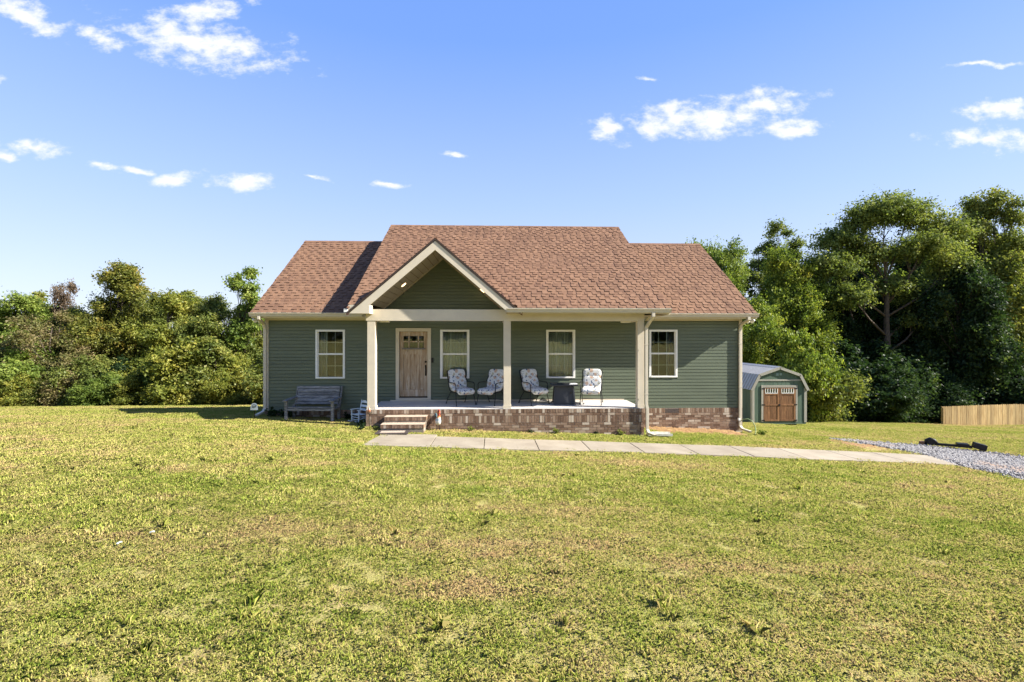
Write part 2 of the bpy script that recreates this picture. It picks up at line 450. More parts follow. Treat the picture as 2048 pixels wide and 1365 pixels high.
def lawn_mat():
    m, nt, b = mat_new('lawn_soil_and_thatch')
    n = noise(nt, .35, 5, .6, 'World'); n2 = noise(nt, 2.3, 6, .65, 'World'); n3 = noise(nt, 55, 4, .7, 'World')
    n4 = noise(nt, .9, 4, .6, 'World', (.35, 1.3, 1))
    col = ramp(nt, mth(nt, 'ADD', mth(nt, 'MULTIPLY', n, .5), mth(nt, 'MULTIPLY', n2, .5)),
               [(.36, (.25, .27, .065)), (.47, (.34, .315, .10)), (.56, (.39, .32, .13)), (.68, (.40, .27, .14))])
    col = mixc(nt, ramp(nt, n4, [(.6, (0, 0, 0)), (.78, (.7, .7, .7))]), col, (.30, .175, .075))
    col = mixc(nt, .8, col, ramp(nt, n3, [(.3, (.5, .48, .42)), (.65, (1.15, 1.15, 1.1))]), 'MULTIPLY')
    nt.links.new(col, b.inputs['Base Color']); b.inputs['Roughness'].default_value = 1; b.inputs['Specular IOR Level'].default_value = .1
    bump(nt, b, n3, .9, .03); return m


def grid_mesh(name, xs, ys, zf):
    X, Y = np.meshgrid(xs, ys); Z = zf(X, Y); nx, ny = len(xs), len(ys)
    v = np.stack([X.ravel(), Y.ravel(), Z.ravel()], 1)
    i = np.arange(ny - 1)[:, None] * nx + np.arange(nx - 1)[None]; i = i.ravel()
    f = np.stack([i, i + 1, i + 1 + nx, i + nx], 1)
    return np_mesh(name, v, f)


def np_mesh(name, v, f, rnd=None, mat=None, smooth=False):
    me = bpy.data.meshes.new(name); n = len(v); k = f.shape[1]; q = len(f)
    me.vertices.add(n); me.vertices.foreach_set('co', np.asarray(v, np.float32).ravel())
    me.loops.add(q * k); me.loops.foreach_set('vertex_index', f.astype(np.int32).ravel())
    me.polygons.add(q); me.polygons.foreach_set('loop_start', np.arange(0, q * k, k, dtype=np.int32))
    if rnd is not None:
        at = me.attributes.new('rnd', 'FLOAT', 'POINT'); at.data.foreach_set('value', np.asarray(rnd, np.float32))
    me.update(calc_edges=True)
    if smooth: me.polygons.foreach_set('use_smooth', np.ones(q, bool))
    if mat: me.materials.append(mat)
    me.validate(); return me


def axis(fine_lo, fine_hi, step, lo, hi):
    a = list(np.arange(fine_lo, fine_hi + 1e-6, step)); s = step; x = fine_lo
    while x > lo: s *= 1.25; x -= s; a.insert(0, max(x, lo))
    s = step; x = a[-1]
    while x < hi: s *= 1.25; x += s; a.append(min(x, hi))
    return np.array(a)


gm = grid_mesh('lawn', axis(-30, 36, .5, -700, 700), axis(0, 40, .5, -300, 1500), G)
gm.polygons.foreach_set('use_smooth', np.ones(len(gm.polygons), bool)); gm.materials.append(lawn_mat())
tag(link('lawn', gm), kind='structure')


def gravel_mat():
    m, nt, b = mat_new('gravel_bed')
    tc = nt.nodes.new('ShaderNodeNewGeometry'); v = nt.nodes.new('ShaderNodeTexVoronoi'); v.inputs['Scale'].default_value = 26
    nt.links.new(tc.outputs['Position'], v.inputs['Vector']); sp = nt.nodes.new('ShaderNodeSeparateColor'); nt.links.new(v.outputs['Color'], sp.inputs[0])
    col = ramp(nt, sp.outputs[0], [(0, (.08, .075, .07)), (.5, (.18, .17, .16)), (1, (.29, .275, .26))])
    n = noise(nt, .8, 4, .6, 'World'); col = mixc(nt, ramp(nt, n, [(.52, (0, 0, 0)), (.72, (.75, .75, .75))]), col, (.36, .22, .13))
    nt.links.new(col, b.inputs['Base Color']); b.inputs['Roughness'].default_value = .95; bump(nt, b, v.outputs['Distance'], .8, .03); return m


def strip_mesh(name, A, B, lift, n=8, mat=None):
    """sheet between two polylines that have the same number of points, lying on the ground"""
    def dens(P):
        o = []
        for (a, b) in zip(P, P[1:]):
            for k in range(n): t = k / n; o.append((a[0] + (b[0] - a[0]) * t, a[1] + (b[1] - a[1]) * t))
        return o + [P[-1]]
    A, B = dens(A), dens(B); v = []; f = []; m = 12
    for i, (a, b) in enumerate(zip(A, B)):
        for k in range(m + 1):
            t = k / m; x = a[0] + (b[0] - a[0]) * t; y = a[1] + (b[1] - a[1]) * t
            e = min(k, m - k, 2) / 2
            v.append((x + random.uniform(-.05, .05) * (e < 1), y + random.uniform(-.05, .05) * (e < 1), g(x, y) + lift * (.15 + .85 * e)))
    for i in range(len(A) - 1):
        for k in range(m):
            q = i * (m + 1) + k; f.append((q, q + 1, q + m + 2, q + m + 1))
    return np_mesh(name, np.array(v), np.array(f), mat=mat, smooth=True)


drive = tag(link('gravel_driveway', strip_mesh('gravel_driveway', DR_FAR, DR_NEAR, .035, mat=gravel_mat())), kind='structure')


def stone_mat():
    m, nt, b = mat_new('gravel_stone'); r = piece_random(nt)
    col = ramp(nt, r, [(0, (.07, .066, .063)), (.35, (.16, .15, .145)), (.7, (.25, .238, .23)), (1, (.38, .36, .34))])
    nt.links.new(col, b.inputs['Base Color']); b.inputs['Roughness'].default_value = .9; return m


def gravel_stones():
    rng = np.random.default_rng(3); P = drive_poly(); n = 0; pts = []
    x = rng.uniform(10.2, 19, 60000); y = rng.uniform(6, 14.7, 60000); k = in_poly(x, y, P)
    x, y = x[k][:15000], y[k][:15000]; n = len(x); z = G(x, y) + .03
    base = np.array([(1, 0, 0), (0, 1, 0), (-1, 0, 0), (0, -1, 0), (0, 0, .8), (0, 0, -.5)], float)
    fc = np.array([(0, 1, 4), (1, 2, 4), (2, 3, 4), (3, 0, 4), (1, 0, 5), (2, 1, 5), (3, 2, 5), (0, 3, 5)])
    s = rng.uniform(.012, .038, n)[:, None, None]; jit = rng.uniform(.6, 1.3, (n, 6, 3)); a = rng.uniform(0, 6.28, n)
    v = base[None] * jit * s; ca, sa = np.cos(a)[:, None], np.sin(a)[:, None]
    vx = v[:, :, 0] * ca - v[:, :, 1] * sa; vy = v[:, :, 0] * sa + v[:, :, 1] * ca
    v = np.stack([vx + x[:, None], vy + y[:, None], v[:, :, 2] + z[:, None]], 2).reshape(-1, 3)
    f = (fc[None] + (np.arange(n) * 6)[:, None, None]).reshape(-1, 3)
    tag(link('gravel_stones', np_mesh('gravel_stones', v, f, np.repeat(rng.random(n), 6), stone_mat())),
        'loose grey crushed stone covering the driveway', 'gravel', kind='stuff')


gravel_stones()

# sidewalk: one concrete slab after another
walk = tag(bpy.data.objects.new('sidewalk', None), kind='structure'); C.objects.link(walk); walk.location = (0, 12, 0)
joints = [-2.98, -1.45, -.22, 1.05, 2.25, 3.5, 4.8, 6.1, 7.4, 8.7, 9.9, 11.15]
for i, (a, b) in enumerate(zip(joints, joints[1:])):
    a2, b2 = a + .008, b - .008; y0, y1 = 11.08, (12.62 if i == 0 else 12.36)
    last = .35 if i == len(joints) - 2 else 0
    first = .12 if i == 0 else 0
    pts = [(a2, y0), (b2 - last * .3, y0), (b2 + last, y1), (a2 + first, y1)]
    zz = [g(x, y) + .035 + random.uniform(-.004, .004) for x, y in pts]
    v = [(x, y - 12, z - .12) for (x, y), z in zip(pts, zz)] + [(x, y - 12, z) for (x, y), z in zip(pts, zz)]
    MB().add(v, [(0, 3, 2, 1), (4, 5, 6, 7), (0, 1, 5, 4), (1, 2, 6, 5), (2, 3, 7, 6), (3, 0, 4, 7)], random.random()).build('slab', M['concrete'], walk, bevel=.008)

# bare orange-brown soil and straw along the right foundation
def soil_mat():
    m, nt, b = mat_new('bare_soil'); n = noise(nt, 5, 6, .7, 'World'); f = noise(nt, 70, 4, .7, 'World')
    col = mixc(nt, .8, ramp(nt, n, [(.3, (.23, .12, .045)), (.6, (.40, .24, .10)), (.8, (.50, .34, .16))]), ramp(nt, f, [(.3, (.4, .38, .35)), (.65, (1.15, 1.15, 1.1))]), 'MULTIPLY')
    nt.links.new(col, b.inputs['Base Color']); b.inputs['Roughness'].default_value = 1; bump(nt, b, f, 1, .03); return m


SOIL = soil_mat()


def mound(name, x0, x1, y0, y1, h, seed=0):
    rng = np.random.default_rng(seed); xs = np.arange(x0, x1, .06); ys = np.linspace(y0, y1, 12)

    def zf(X, Y):
        u = (X - x0) / (x1 - x0); v = (Y - y0) / (y1 - y0); e = np.clip(np.minimum(u, 1 - u) * 8, 0, 1) * np.clip(v * 2.2 + .25 * np.sin(X * 5), 0, 1)
        return G(X, Y) - .02 + h * e + rng.normal(0, .012, X.shape) * (e > .05)
    me = grid_mesh(name, xs, ys, zf); me.materials.append(SOIL); return tag(link(name, me), kind='structure')


mound('soil', 4.5, 8.0, 14.3, 15.4, .075, 1)
mound('soil', 9.9, 11.5, 12.7, 14.45, .03, 3)
mound('soil', -4.9, -3.6, 14.25, 14.75, .03, 2)

# ---------------------------------------------------------------- the house
W = 15.4                                    # plane of the front wall
XL, XR = -7.09, 8.02                        # wall ends
PF = 13.6                                   # porch front
YB = 23.2                                   # back wall
HX, HY = 0.4, 15.4
house = thing('house', 'single-storey green-sided house with brown shingle roof and covered front porch', 'house', (0, 0, 0))
EAVE_W = (14.95, 3.28); RIDGE_W = (19.2, 6.28)
EAVE_M = (13.25, 3.33); RIDGE_M = (18.9, 6.86)
MXL, MXR = -3.95, 4.92; WXL, WXR = -7.34, 8.30
GX, GZ, GS = -1.585, 5.215, .855            # gable: ridge position, top height, slope
GY0 = 13.24
zm = lambda y: EAVE_M[1] + (RIDGE_M[1] - EAVE_M[1]) / (RIDGE_M[0] - EAVE_M[0]) * (y - EAVE_M[0])
zw = lambda y: EAVE_W[1] + (RIDGE_W[1] - EAVE_W[1]) / (RIDGE_W[0] - EAVE_W[0]) * (y - EAVE_W[0])
zg = lambda x: GZ - GS * abs(x - GX)
GHW = 2.36                                  # gable half width

# walls: sheathing with openings, then siding boards over it
OPEN = [(-5.56, -4.65, 1.23, 2.76), (-3.07, -1.97, .55, 2.81), (-1.68, -.76, 1.22, 2.76), (1.68, 2.61, 1.22, 2.76), (5.0, 5.92, 1.235, 2.765)]
wall = MB()
xs = [XL] + sorted(sum([[o[0] + .03, o[1] - .03] for o in OPEN], [])) + [XR]
for i, (a, b) in enumerate(zip(xs, xs[1:])):
    op = next((o for o in OPEN if abs(o[0] + .03 - a) < 1e-6), None)
    if op is None: wall.box(a, b, W, W + .14, -.6, 3.2)
    else:
        wall.box(a, b, W, W + .14, -.6, op[2] + .03); wall.box(a, b, W, W + .14, op[3] - .03, 3.2)
wall.prism([(-3.6, 3.2), (.45, 3.2), (GX, 5.0)], 1, W, W + .14)
wall.box(XL, XL + .14, W + .14, YB, -.6, 3.2); wall.box(XR - .14, XR, W + .14, YB, -.6, 3.2); wall.box(XL, XR, YB, YB + .14, -.6, 3.2)
for x in (XL, XR - .14): wall.prism([(W, 3.2), (YB, 3.2), (RIDGE_W[0], zw(RIDGE_W[0]) - .12)], 0, x, x + .14)
wall = wall.build('wall', simple('sheathing', (.13, .155, .105), .7), house)
inn = MB().box(XL + .2, XR - .2, W + 3.2, W + 3.3, .3, 3.1).box(XL + .2, XR - .2, W + .16, W + 3.2, .3, .4).box(XL + .2, XR - .2, W + .16, W + 3.2, 3.0, 3.1)
for x in (XL + .2, -3.9, -.2, 3.9, XR - .3): inn.box(x, x + .1, W + .16, W + 3.2, .4, 3.0)
inn.build('interior_partition', M['interior'], house)
bv = [(0, 1), (.79, .93), (.80, .1), (1.02, .1), (1.02, 0), (0, 0)]          # face, then a groove deepened for a dark shade line under the next board
board_me = MB().add([(x, p, h) for x in (0, 1) for p, h in bv], [tuple(range(6))[::-1], tuple(range(6, 12))] + [(i, (i + 1) % 6, 6 + (i + 1) % 6, 6 + i) for i in range(6)], 0).mesh('siding_board', M['siding'])
CR = .1035
z = .25; n_b = 0
while z < 3.14:
    segs = [(XL + .02, XR - .02)]
    for o in OPEN:
        if o[2] < z + CR * .6 and o[3] > z + CR * .4:
            ns = []
            for a, b in segs:
                if o[0] > a and o[1] < b: ns += [(a, o[0] + .01), (o[1] - .01, b)]
                else: ns.append((a, b))
            segs = ns
    for a, b in segs:
        cuts = [a]; x = a
        while b - x > 4.2: x += random.uniform(2.6, 3.7); cuts.append(x)
        if b - cuts[-1] < .4 and len(cuts) > 1: cuts.pop()
        cuts.append(b)
        for p, q in zip(cuts, cuts[1:]):
            link('siding_board', board_me, None, wall, basis((p, W, z), (q - p + .004, 0, 0), (0, 0, CR + .004), (0, -.030 - random.uniform(0, .002), 0)))
    z += CR
z3 = z
while z < 4.95:
    h = (GZ - .235 - (z + CR * .5)) / GS
    if h > .05: link('siding_board', board_me, None, wall, basis((GX - h, W, z), (2 * h, 0, 0), (0, 0, CR + .004), (0, -.030, 0)))
    z += CR
# side walls in lapped courses
for x, sx in ((XL, -1), (XR, 1)):
    m = MB(); z = .25
    while z < 6.0:
        y0, y1 = W + .002, YB
        if z > 3.1:
            k = (z - 3.1) / (zw(RIDGE_W[0]) - .15 - 3.1); y0 = W + (RIDGE_W[0] - W) * k; y1 = YB - (YB - RIDGE_W[0]) * k
        mt = basis((x, y0, z), (0, y1 - y0, 0), (0, 0, CR + .004), (sx * .0135, 0, 0))
        m.add([mt @ Vector(p) for p in WV], WF); z += CR
    m.build('side_siding', M['siding'], house)
# corner posts, frieze under the eaves
for x0, x1 in ((XL - .022, XL + .085), (XR - .085, XR + .022)):
    MB().box(x0, x1, W - .044, W + .09, .24, 3.12).build('corner_trim', M['trim'], house, bevel=.004)
MB().box(XL, MXL + .3, W - .046, W - .014, 3.05, 3.115).build('frieze_trim', M['trim'], house)
MB().box(4.3, XR, W - .046, W - .014, 3.05, 3.115).build('frieze_trim', M['trim'], house)

# brick: foundation, porch and steps; pieces are collected, the largest in view become objects of their own
BR = []                                      # (parent key, matrix)
def brick_rows(key, x0, x1, yf, z0, z1, kind, depth=.09, seedo=0):
    h = z1 - z0
    if kind == 'stretcher': mod = .2085
    else: mod = .0745
    x = x0 - (mod * .5 if seedo % 2 else 0)
    while x < x1 - .01:
        a, b = max(x, x0), min(x + mod, x1)
        if b - a > .02:
            j = random.uniform(-.003, .003)
            BR.append((key, basis((a + .004, yf + j, z0 + .0045), (b - a - .009, 0, 0), (0, depth, 0), (0, 0, h - .009)), (b - a) * h / yf ** 2))
        x += mod


PX0, PX1 = -3.54, 4.28
brick_rows('porch', PX0, PX1, PF, .385, .497, 'rowlock')
brick_rows('porch', PX0, PX1, PF, .315, .385, 'stretcher', seedo=1)
brick_rows('porch', PX0, PX1, PF, .115, .315, 'soldier')
z = .115; k = 0
while z > -.36:
    brick_rows('porch', PX0, PX1, PF, z - .073, z, 'stretcher', seedo=k); z -= .073; k += 1
for x0, x1 in ((PX1, XR + .01), (XL - .01, PX0)):
    if x0 > 0:                               # a vent opening breaks the top course
        brick_rows('foundation', x0, 5.52, W - .05, .09, .248, 'soldier'); brick_rows('foundation', 5.96, x1, W - .05, .09, .248, 'soldier')
    else: brick_rows('foundation', x0, x1, W - .05, .09, .248, 'soldier')
    z = .09; k = 0
    while z > -.56:
        brick_rows('foundation', x0, x1, W - .05, z - .073, z, 'stretcher', seedo=k); z -= .073; k += 1
SX0, SX1 = -3.0, -1.85
for (yf, zt, zb) in ((12.98, .19, -.06), (13.29, .345, .19)):
    brick_rows('steps', SX0 + (.03 if zt > .2 else 0), SX1 + (.02 if zt > .2 else 0), yf, zt - .1, zt, 'rowlock', .30)
    z = zt - .1; k = 0
    while z > zb + .02:
        brick_rows('steps', SX0 + .02, SX1 - .0, yf + .02, max(zb, z - .073), z, 'stretcher', .2, k); z -= .073; k += 1
porch = MB().box(PX0 + .01, PX1 - .01, PF + .012, W - .06, -.5, .38).build('porch', M['mortar'], house)
found = MB().box(PX1, XR - .01, W - .04, W + .1, -.9, .245).box(XL + .01, PX0, W - .04, W + .1, -.9, .245).box(XR - .1, XR + .03, W - .04, YB, -1.6, .245).box(XL - .03, XL + .1, W - .04, YB, -1.6, .245).build('foundation', M['mortar'], house)
steps = MB().box(SX0 + .01, SX1 - .01, 12.995, PF, -.3, .182).box(SX0 + .04, SX1, 13.302, PF, .182, .337).build('steps', M['mortar'], house)
PK = {'porch': porch, 'foundation': found, 'steps': steps}
brick_me = box_mesh('brick', M['brick'])
BR.sort(key=lambda t: -t[2]); rest = {}
for i, (key, mt, a) in enumerate(BR):
    if i < 300: link('brick', brick_me, None, PK[key], mt)
    else: rest.setdefault(key, MB()).obox(mt)
for key, mb in rest.items(): tag(mb.build('brickwork', M['brick'], PK[key], fix=False), kind='stuff')
M['tread'] = simple('step_tread_brick', (.40, .32, .235), .9, var=.2, scale=14)
MB().box(SX0, SX1 + .005, 12.978, 13.30, .191, .197).build('step_tread', M['tread'], steps)
MB().box(SX0 + .03, SX1 + .025, 13.288, 13.60, .346, .352).build('step_tread', M['tread'], steps)
MB().box(PX0 + .005, PX1 - .005, PF + .012, PF + .135, .498, .512).build('porch_edge', M['slab'], porch)
MB().box(PX0 + .02, PX1 - .02, PF + .14, W - .012, .38, .507).build('porch_floor', M['slab'], house)
MB().box(PX0 + .3, PX1 - .1, W - .05, W - .015, .507, .545).build('wall_flashing', M['trim'], house)
v = MB().box(5.53, 5.95, W - .03, W, .10, .245)
for k in range(7): v.obox(Matrix.Translation((5.53, W - .05, .105 + k * .02)) @ Matrix.Rotation(R(-30), 4, 'X') @ Matrix.Diagonal((.42, .02, .004, 1)))
v.build('foundation_vent', simple('vent_metal', (.09, .06, .045), .6), found)

# posts, beams, ceilings
for x0, x1 in ((-3.515, -3.295), (.285, .49), (4.10, 4.29)):
    p = MB().box(x0, x1, PF + .03, PF + .03 + (x1 - x0), .513, 2.985).build('porch_post', M['trim'], house, bevel=.006)
    MB().box(x0 - .012, x1 + .012, PF + .022, PF + .038 + (x1 - x0), .514, .60).build('post_base', M['trim'], p)
MB().box(-3.55, 4.295, PF + .02, PF + .23, 2.98, 3.30).build('porch_beam', M['trim'], house, bevel=.004)
for x0, x1 in ((-3.55, -3.33), (.28, .5), (4.10, 4.296)): MB().box(x0, x1, PF + .232, W - .014, 2.983, 3.24).build('side_beam', M['trim'], house)
MB().box(.505, 4.095, PF + .235, W - .014, 3.06, 3.08).build('porch_ceiling', M['soffit'], house)
# vaulted ceiling boards in the gable (run front to back)
L0 = GHW * math.hypot(1, GS); nb = 15
for s in (-1, 1):
    for k in range(nb):
        t0, t1 = k / nb, (k + 1) / nb
        if s < 0 and t1 > .80 or s > 0 and t1 > .88: continue
        dx = s * GHW / math.hypot(1, 0); d = Vector((s, 0, -GS)).normalized(); n = Vector((-s * GS, 0, -1)).normalized()
        o = Vector((GX, GY0 + .05, GZ - .16)) + d * (L0 * t0)
        wdt = L0 / nb - .014
        MB().obox(basis(o, d * wdt, (0, W - .012 - GY0 - .05, 0), n * .018)).build('soffit_board', M['soffit'], house)
for s, xx in ((-1, -3.12), (1, -.05)):
    d = Vector((s, 0, -GS)).normalized(); n = Vector((-s * GS, 0, -1)).normalized(); c = Vector((GX, 0, GZ - .16)) + d * (L0 * (.47 if s < 0 else .53)); c.y = 14.6 if s < 0 else 15.1
    m = MB(); ring = []
    for rr, hh in ((.085, .022), (.075, .030), (.0, .026)):
        ring.append([c + (d * math.cos(t) + Vector((0, 1, 0)) * math.sin(t)) * rr + n * hh for t in [2 * math.pi * k / 20 for k in range(20)]])
    vv = sum(ring[:2], []) + [c + n * .026]
    ff = [(k, (k + 1) % 20, 20 + (k + 1) % 20, 20 + k) for k in range(20)] + [(20 + k, 20 + (k + 1) % 20, 40) for k in range(20)]
    lm, lnt, lb = mat_new('lit_downlight'); lb.inputs['Base Color'].default_value = (.9, .8, .6, 1); lb.inputs['Emission Color'].default_value = (1, .72, .38, 1); lb.inputs['Emission Strength'].default_value = 1.6
    m.add(vv, ff); m.build('recessed_light', lm, house)
# gable rake boards with drip edge, left return, trim inside
def rake(side):
    x1 = GX + side * GHW if side < 0 else .715
    th = .27
    pts = [(GX, GZ - .04), (x1, zg(x1) - .04), (x1, zg(x1) - .04 - (.005 if side < 0 else .002)), (GX, GZ - .04 - th)]
    if side < 0:
        xi = -3.36
        pts = [(GX, GZ - .045), (-3.93, zg(-3.93) - .045), (-3.93, 3.165), (xi, 3.165), (xi, zg(xi) - .045 - th), (GX, GZ - .045 - th)]
    else:
        xi = .325
        pts = [(GX, GZ - .045), (x1, zg(x1) - .045), (x1, 3.20), (xi, 3.20), (xi, zg(xi) - .045 - th), (GX, GZ - .045 - th)]
    MB().prism(pts, 1, GY0, GY0 + .04).build('rake_board', M['trim'], house)
    d = [(GX, GZ + .012), (x1 + side * .03, zg(x1 + side * .03) + .012), (x1 + side * .03, zg(x1 + side * .03) - .05), (GX, GZ - .05)]
    MB().prism(d, 1, GY0 - .02, GY0 + .0).build('drip_edge', M['drip'], house)


rake(-1); rake(1)
MB().box(-3.93, -3.36, GY0 + .042, PF + .018, 3.165, 3.40).build('eave_return', M['trim'], house)
MB().box(-4.04, -3.94, GY0 + .0, GY0 + .12, 3.20, 3.29).build('gutter_end', M['white'], house)
for s in (-1, 1):                             # trim where the vault meets the wall
    d = Vector((s, 0, -GS)).normalized(); n = Vector((-s * GS, 0, -1)).normalized()
    MB().obox(basis(Vector((GX, W - .05, GZ - .185)), d * (L0 * (.80 if s < 0 else .86)), (0, .02, 0), n * .035)).build('gable_trim', M['soffit'], house)

# roof decks
roof = MB()
TH = .07
def slope_slab(m, poly, zf, t=TH):
    top = [(x, y, zf(x, y)) for x, y in poly]; bot = [(x, y, zz - t) for x, y, zz in top]; n = len(poly)
    m.add(top + bot, [tuple(range(n)), tuple(range(n, 2 * n))[::-1]] + [(i, n + i, n + (i + 1) % n, (i + 1) % n) for i in range(n)])


yv = EAVE_M[0] + (GZ - EAVE_M[1]) / ((RIDGE_M[1] - EAVE_M[1]) / (RIDGE_M[0] - EAVE_M[0]))
fm = lambda x, y: zm(y)
slope_slab(roof, [(MXL, EAVE_M[0]), (GX, yv), (GX, RIDGE_M[0]), (MXL, RIDGE_M[0])], fm)
slope_slab(roof, [(GX + GHW, EAVE_M[0]), (MXR, EAVE_M[0]), (MXR, RIDGE_M[0]), (GX, RIDGE_M[0]), (GX, yv)], fm)
yb = 2 * RIDGE_M[0] - EAVE_M[0]
slope_slab(roof, [(MXL, RIDGE_M[0]), (MXR, RIDGE_M[0]), (MXR, yb), (MXL, yb)], lambda x, y: zm(2 * RIDGE_M[0] - y))
for a, b in ((WXL, MXL + .3), (MXR - .3, WXR)):
    slope_slab(roof, [(a, EAVE_W[0]), (b, EAVE_W[0]), (b, RIDGE_W[0]), (a, RIDGE_W[0])], lambda x, y: zw(y))
    slope_slab(roof, [(a, RIDGE_W[0]), (b, RIDGE_W[0]), (b, 2 * RIDGE_W[0] - EAVE_W[0]), (a, 2 * RIDGE_W[0] - EAVE_W[0])], lambda x, y: zw(2 * RIDGE_W[0] - y))
for s in (-1, 1):
    slope_slab(roof, [(GX, GY0), (GX + s * (GHW + .02), GY0), (GX + s * (GHW + .02), EAVE_M[0] + .02), (GX, yv + .02)], lambda x, y: zg(x))
roof = roof.build('roof', simple('roof_felt', (.16, .085, .065), .95, var=.25, scale=20), house)
# cheeks under the raised middle roof
for x in (MXL + .12, MXR - .2):
    MB().prism([(EAVE_M[0] + .3, zm(EAVE_M[0] + .3) - .09), (RIDGE_M[0], RIDGE_M[1] - .09), (yb, zm(EAVE_M[0]) - .09), (yb, 3.0), (W, 3.0)], 0, x, x + .08).build('roof_cheek', M['siding'], house)

# shingles: individual tabs, course over course
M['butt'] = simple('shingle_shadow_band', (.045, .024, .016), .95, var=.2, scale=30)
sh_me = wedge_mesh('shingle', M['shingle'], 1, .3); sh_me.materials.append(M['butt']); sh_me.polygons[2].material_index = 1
SHL = []
def shingle_slope(x0, x1, y0, z0, y1, z1, keep, expo=.165):
    L = math.hypot(y1 - y0, z1 - z0); d = Vector((0, y1 - y0, z1 - z0)) / L; n = Vector((0, -d.z, d.y))
    rows = int(L / expo)
    for k in range(rows):
        s = k * L / rows; x = x0 - random.uniform(0, .3); hi_ = False
        while x < x1:
            w = random.uniform(.10, .17); a, b = max(x, x0), min(x + w, x1); hi_ = not hi_
            p = Vector((0, y0, z0)) + d * (s + .003)
            if b - a > .03 and keep((a + b) / 2, p.y):
                t = random.choice((.020, .024, .027)) if hi_ else random.choice((.006, .009))
                SHL.append((basis((a + .001, p.y, p.z) , (b - a - .003, 0, 0), d * (L / rows + .04), n * t), (b - a) / (p.y ** 2)))
            x += w


def keep_main(x, y): return zm(y) > zg(x) + .015 if abs(x - GX) < GHW else True
shingle_slope(MXL - .012, MXR + .012, EAVE_M[0] - .03, zm(EAVE_M[0] - .03), RIDGE_M[0], RIDGE_M[1], keep_main)
shingle_slope(WXL - .012, MXL + .25, EAVE_W[0] - .03, zw(EAVE_W[0] - .03), RIDGE_W[0], RIDGE_W[1], lambda x, y: True)
shingle_slope(MXR - .2, WXR + .012, EAVE_W[0] - .03, zw(EAVE_W[0] - .03), RIDGE_W[0], RIDGE_W[1], lambda x, y: True)
SHL.sort(key=lambda t: -t[1]); sm = MB()
for i, (mt, a) in enumerate(SHL):
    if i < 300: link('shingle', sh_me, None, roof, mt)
    else: sm.add([mt @ Vector(p) for p in WV], WF)
for s in (-1, 1):                            # shingles on the gable's two short slopes
    d = Vector((-s, 0, GS)).normalized(); n = Vector((s * GS, 0, 1)).normalized(); Lg = (GHW + .03) * math.hypot(1, GS); rows = int(Lg / .148)
    for k in range(rows):
        o = Vector((GX + s * (GHW + .03), 0, zg(GX + s * (GHW + .03)))) + d * (k * Lg / rows); yend = EAVE_M[0] + (yv - EAVE_M[0]) * (k + .6) / rows
        y = GY0 - .02
        while y < yend:
            w = random.uniform(.15, .36); e = min(y + w, yend + .02)
            mt = basis((o.x, y, o.z), (0, e - y - .003, 0), d * (Lg / rows + .04), n * random.choice((.009, .016)))
            sm.add([mt @ Vector(p) for p in WV], WF); y += w
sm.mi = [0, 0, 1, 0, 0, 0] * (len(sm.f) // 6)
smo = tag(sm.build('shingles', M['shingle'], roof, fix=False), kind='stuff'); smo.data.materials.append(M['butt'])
for (a, b, y, zz) in ((MXL - .015, MXR + .015, RIDGE_M[0], RIDGE_M[1]), (WXL - .015, MXL + .2, RIDGE_W[0], RIDGE_W[1]), (MXR - .2, WXR + .015, RIDGE_W[0], RIDGE_W[1])):
    x = a; m = MB()
    while x < b:
        e = min(x + .19, b); m.prism([(y - .13, zz - .072), (y, zz + .022), (y + .13, zz - .072), (y + .13, zz - .09), (y, zz), (y - .13, zz - .09)], 0, x + .002, e - .002); x += .19
    m.build('ridge_cap', M['shingle'], roof, fix=False)
for x0 in (WXL, WXR): # rake edges of the wings
    s = 1 if x0 > 0 else -1
    MB().prism([(EAVE_W[0], zw(EAVE_W[0]) - .005), (RIDGE_W[0], RIDGE_W[1] - .005), (2 * RIDGE_W[0] - EAVE_W[0], zw(EAVE_W[0]) - .005), (2 * RIDGE_W[0] - EAVE_W[0], zw(EAVE_W[0]) - .16), (RIDGE_W[0], RIDGE_W[1] - .16), (EAVE_W[0], zw(EAVE_W[0]) - .16)], 0, x0 - (.02 if s > 0 else .0), x0 + (0 if s > 0 else .02)).build('rake_board', M['trim'], house)

# soffits, fascias, gutters
def gutter(x0, x1, y, zt):
    prof = [(y, zt), (y, zt - .115), (y - .085, zt - .115), (y - .10, zt - .06), (y - .125, zt - .02), (y - .125, zt), (y - .112, zt), (y - .09, zt - .05), (y - .075, zt - .10), (y - .012, zt - .10), (y - .012, zt)]
    o = MB().prism(prof, 0, x0, x1).build('gutter', M['trim2'], house)
    for x in (x0, x1): MB().prism([(y, zt), (y, zt - .115), (y - .085, zt - .115), (y - .125, zt - .02), (y - .125, zt)], 0, x - .003, x + .003).build('end_cap', M['trim2'], o)


gutter(WXL + .0, MXL - .02, EAVE_W[0] - .022, 3.262); gutter(MXR - .02, WXR, EAVE_W[0] - .022, 3.262); gutter(.36, MXR - .03, EAVE_M[0] - .022, 3.312)
for a, b in ((WXL + .02, MXL + .3), (4.30, WXR - .02)):
    MB().box(a, b, EAVE_W[0] - .02, EAVE_W[0], 3.10, 3.26).build('fascia', M['trim'], house)
    MB().box(a, b, EAVE_W[0] + .002, W - .016, 3.118, 3.134).build('soffit', M['soffit'], house)
MB().box(.72, MXR - .03, EAVE_M[0] - .02, EAVE_M[0], 3.17, 3.31).build('fascia', M['trim'], house)
k = .36
while k < MXR - .05:
    MB().box(k, min(k + .296, MXR - .05), EAVE_M[0] + .002, PF + .018, 3.185, 3.20).build('soffit_panel', M['soffit'], house); k += .30
MB().box(MXR - .1, MXR - .03, EAVE_M[0], W, 3.14, 3.22).build('soffit_edge', M['trim'], house)
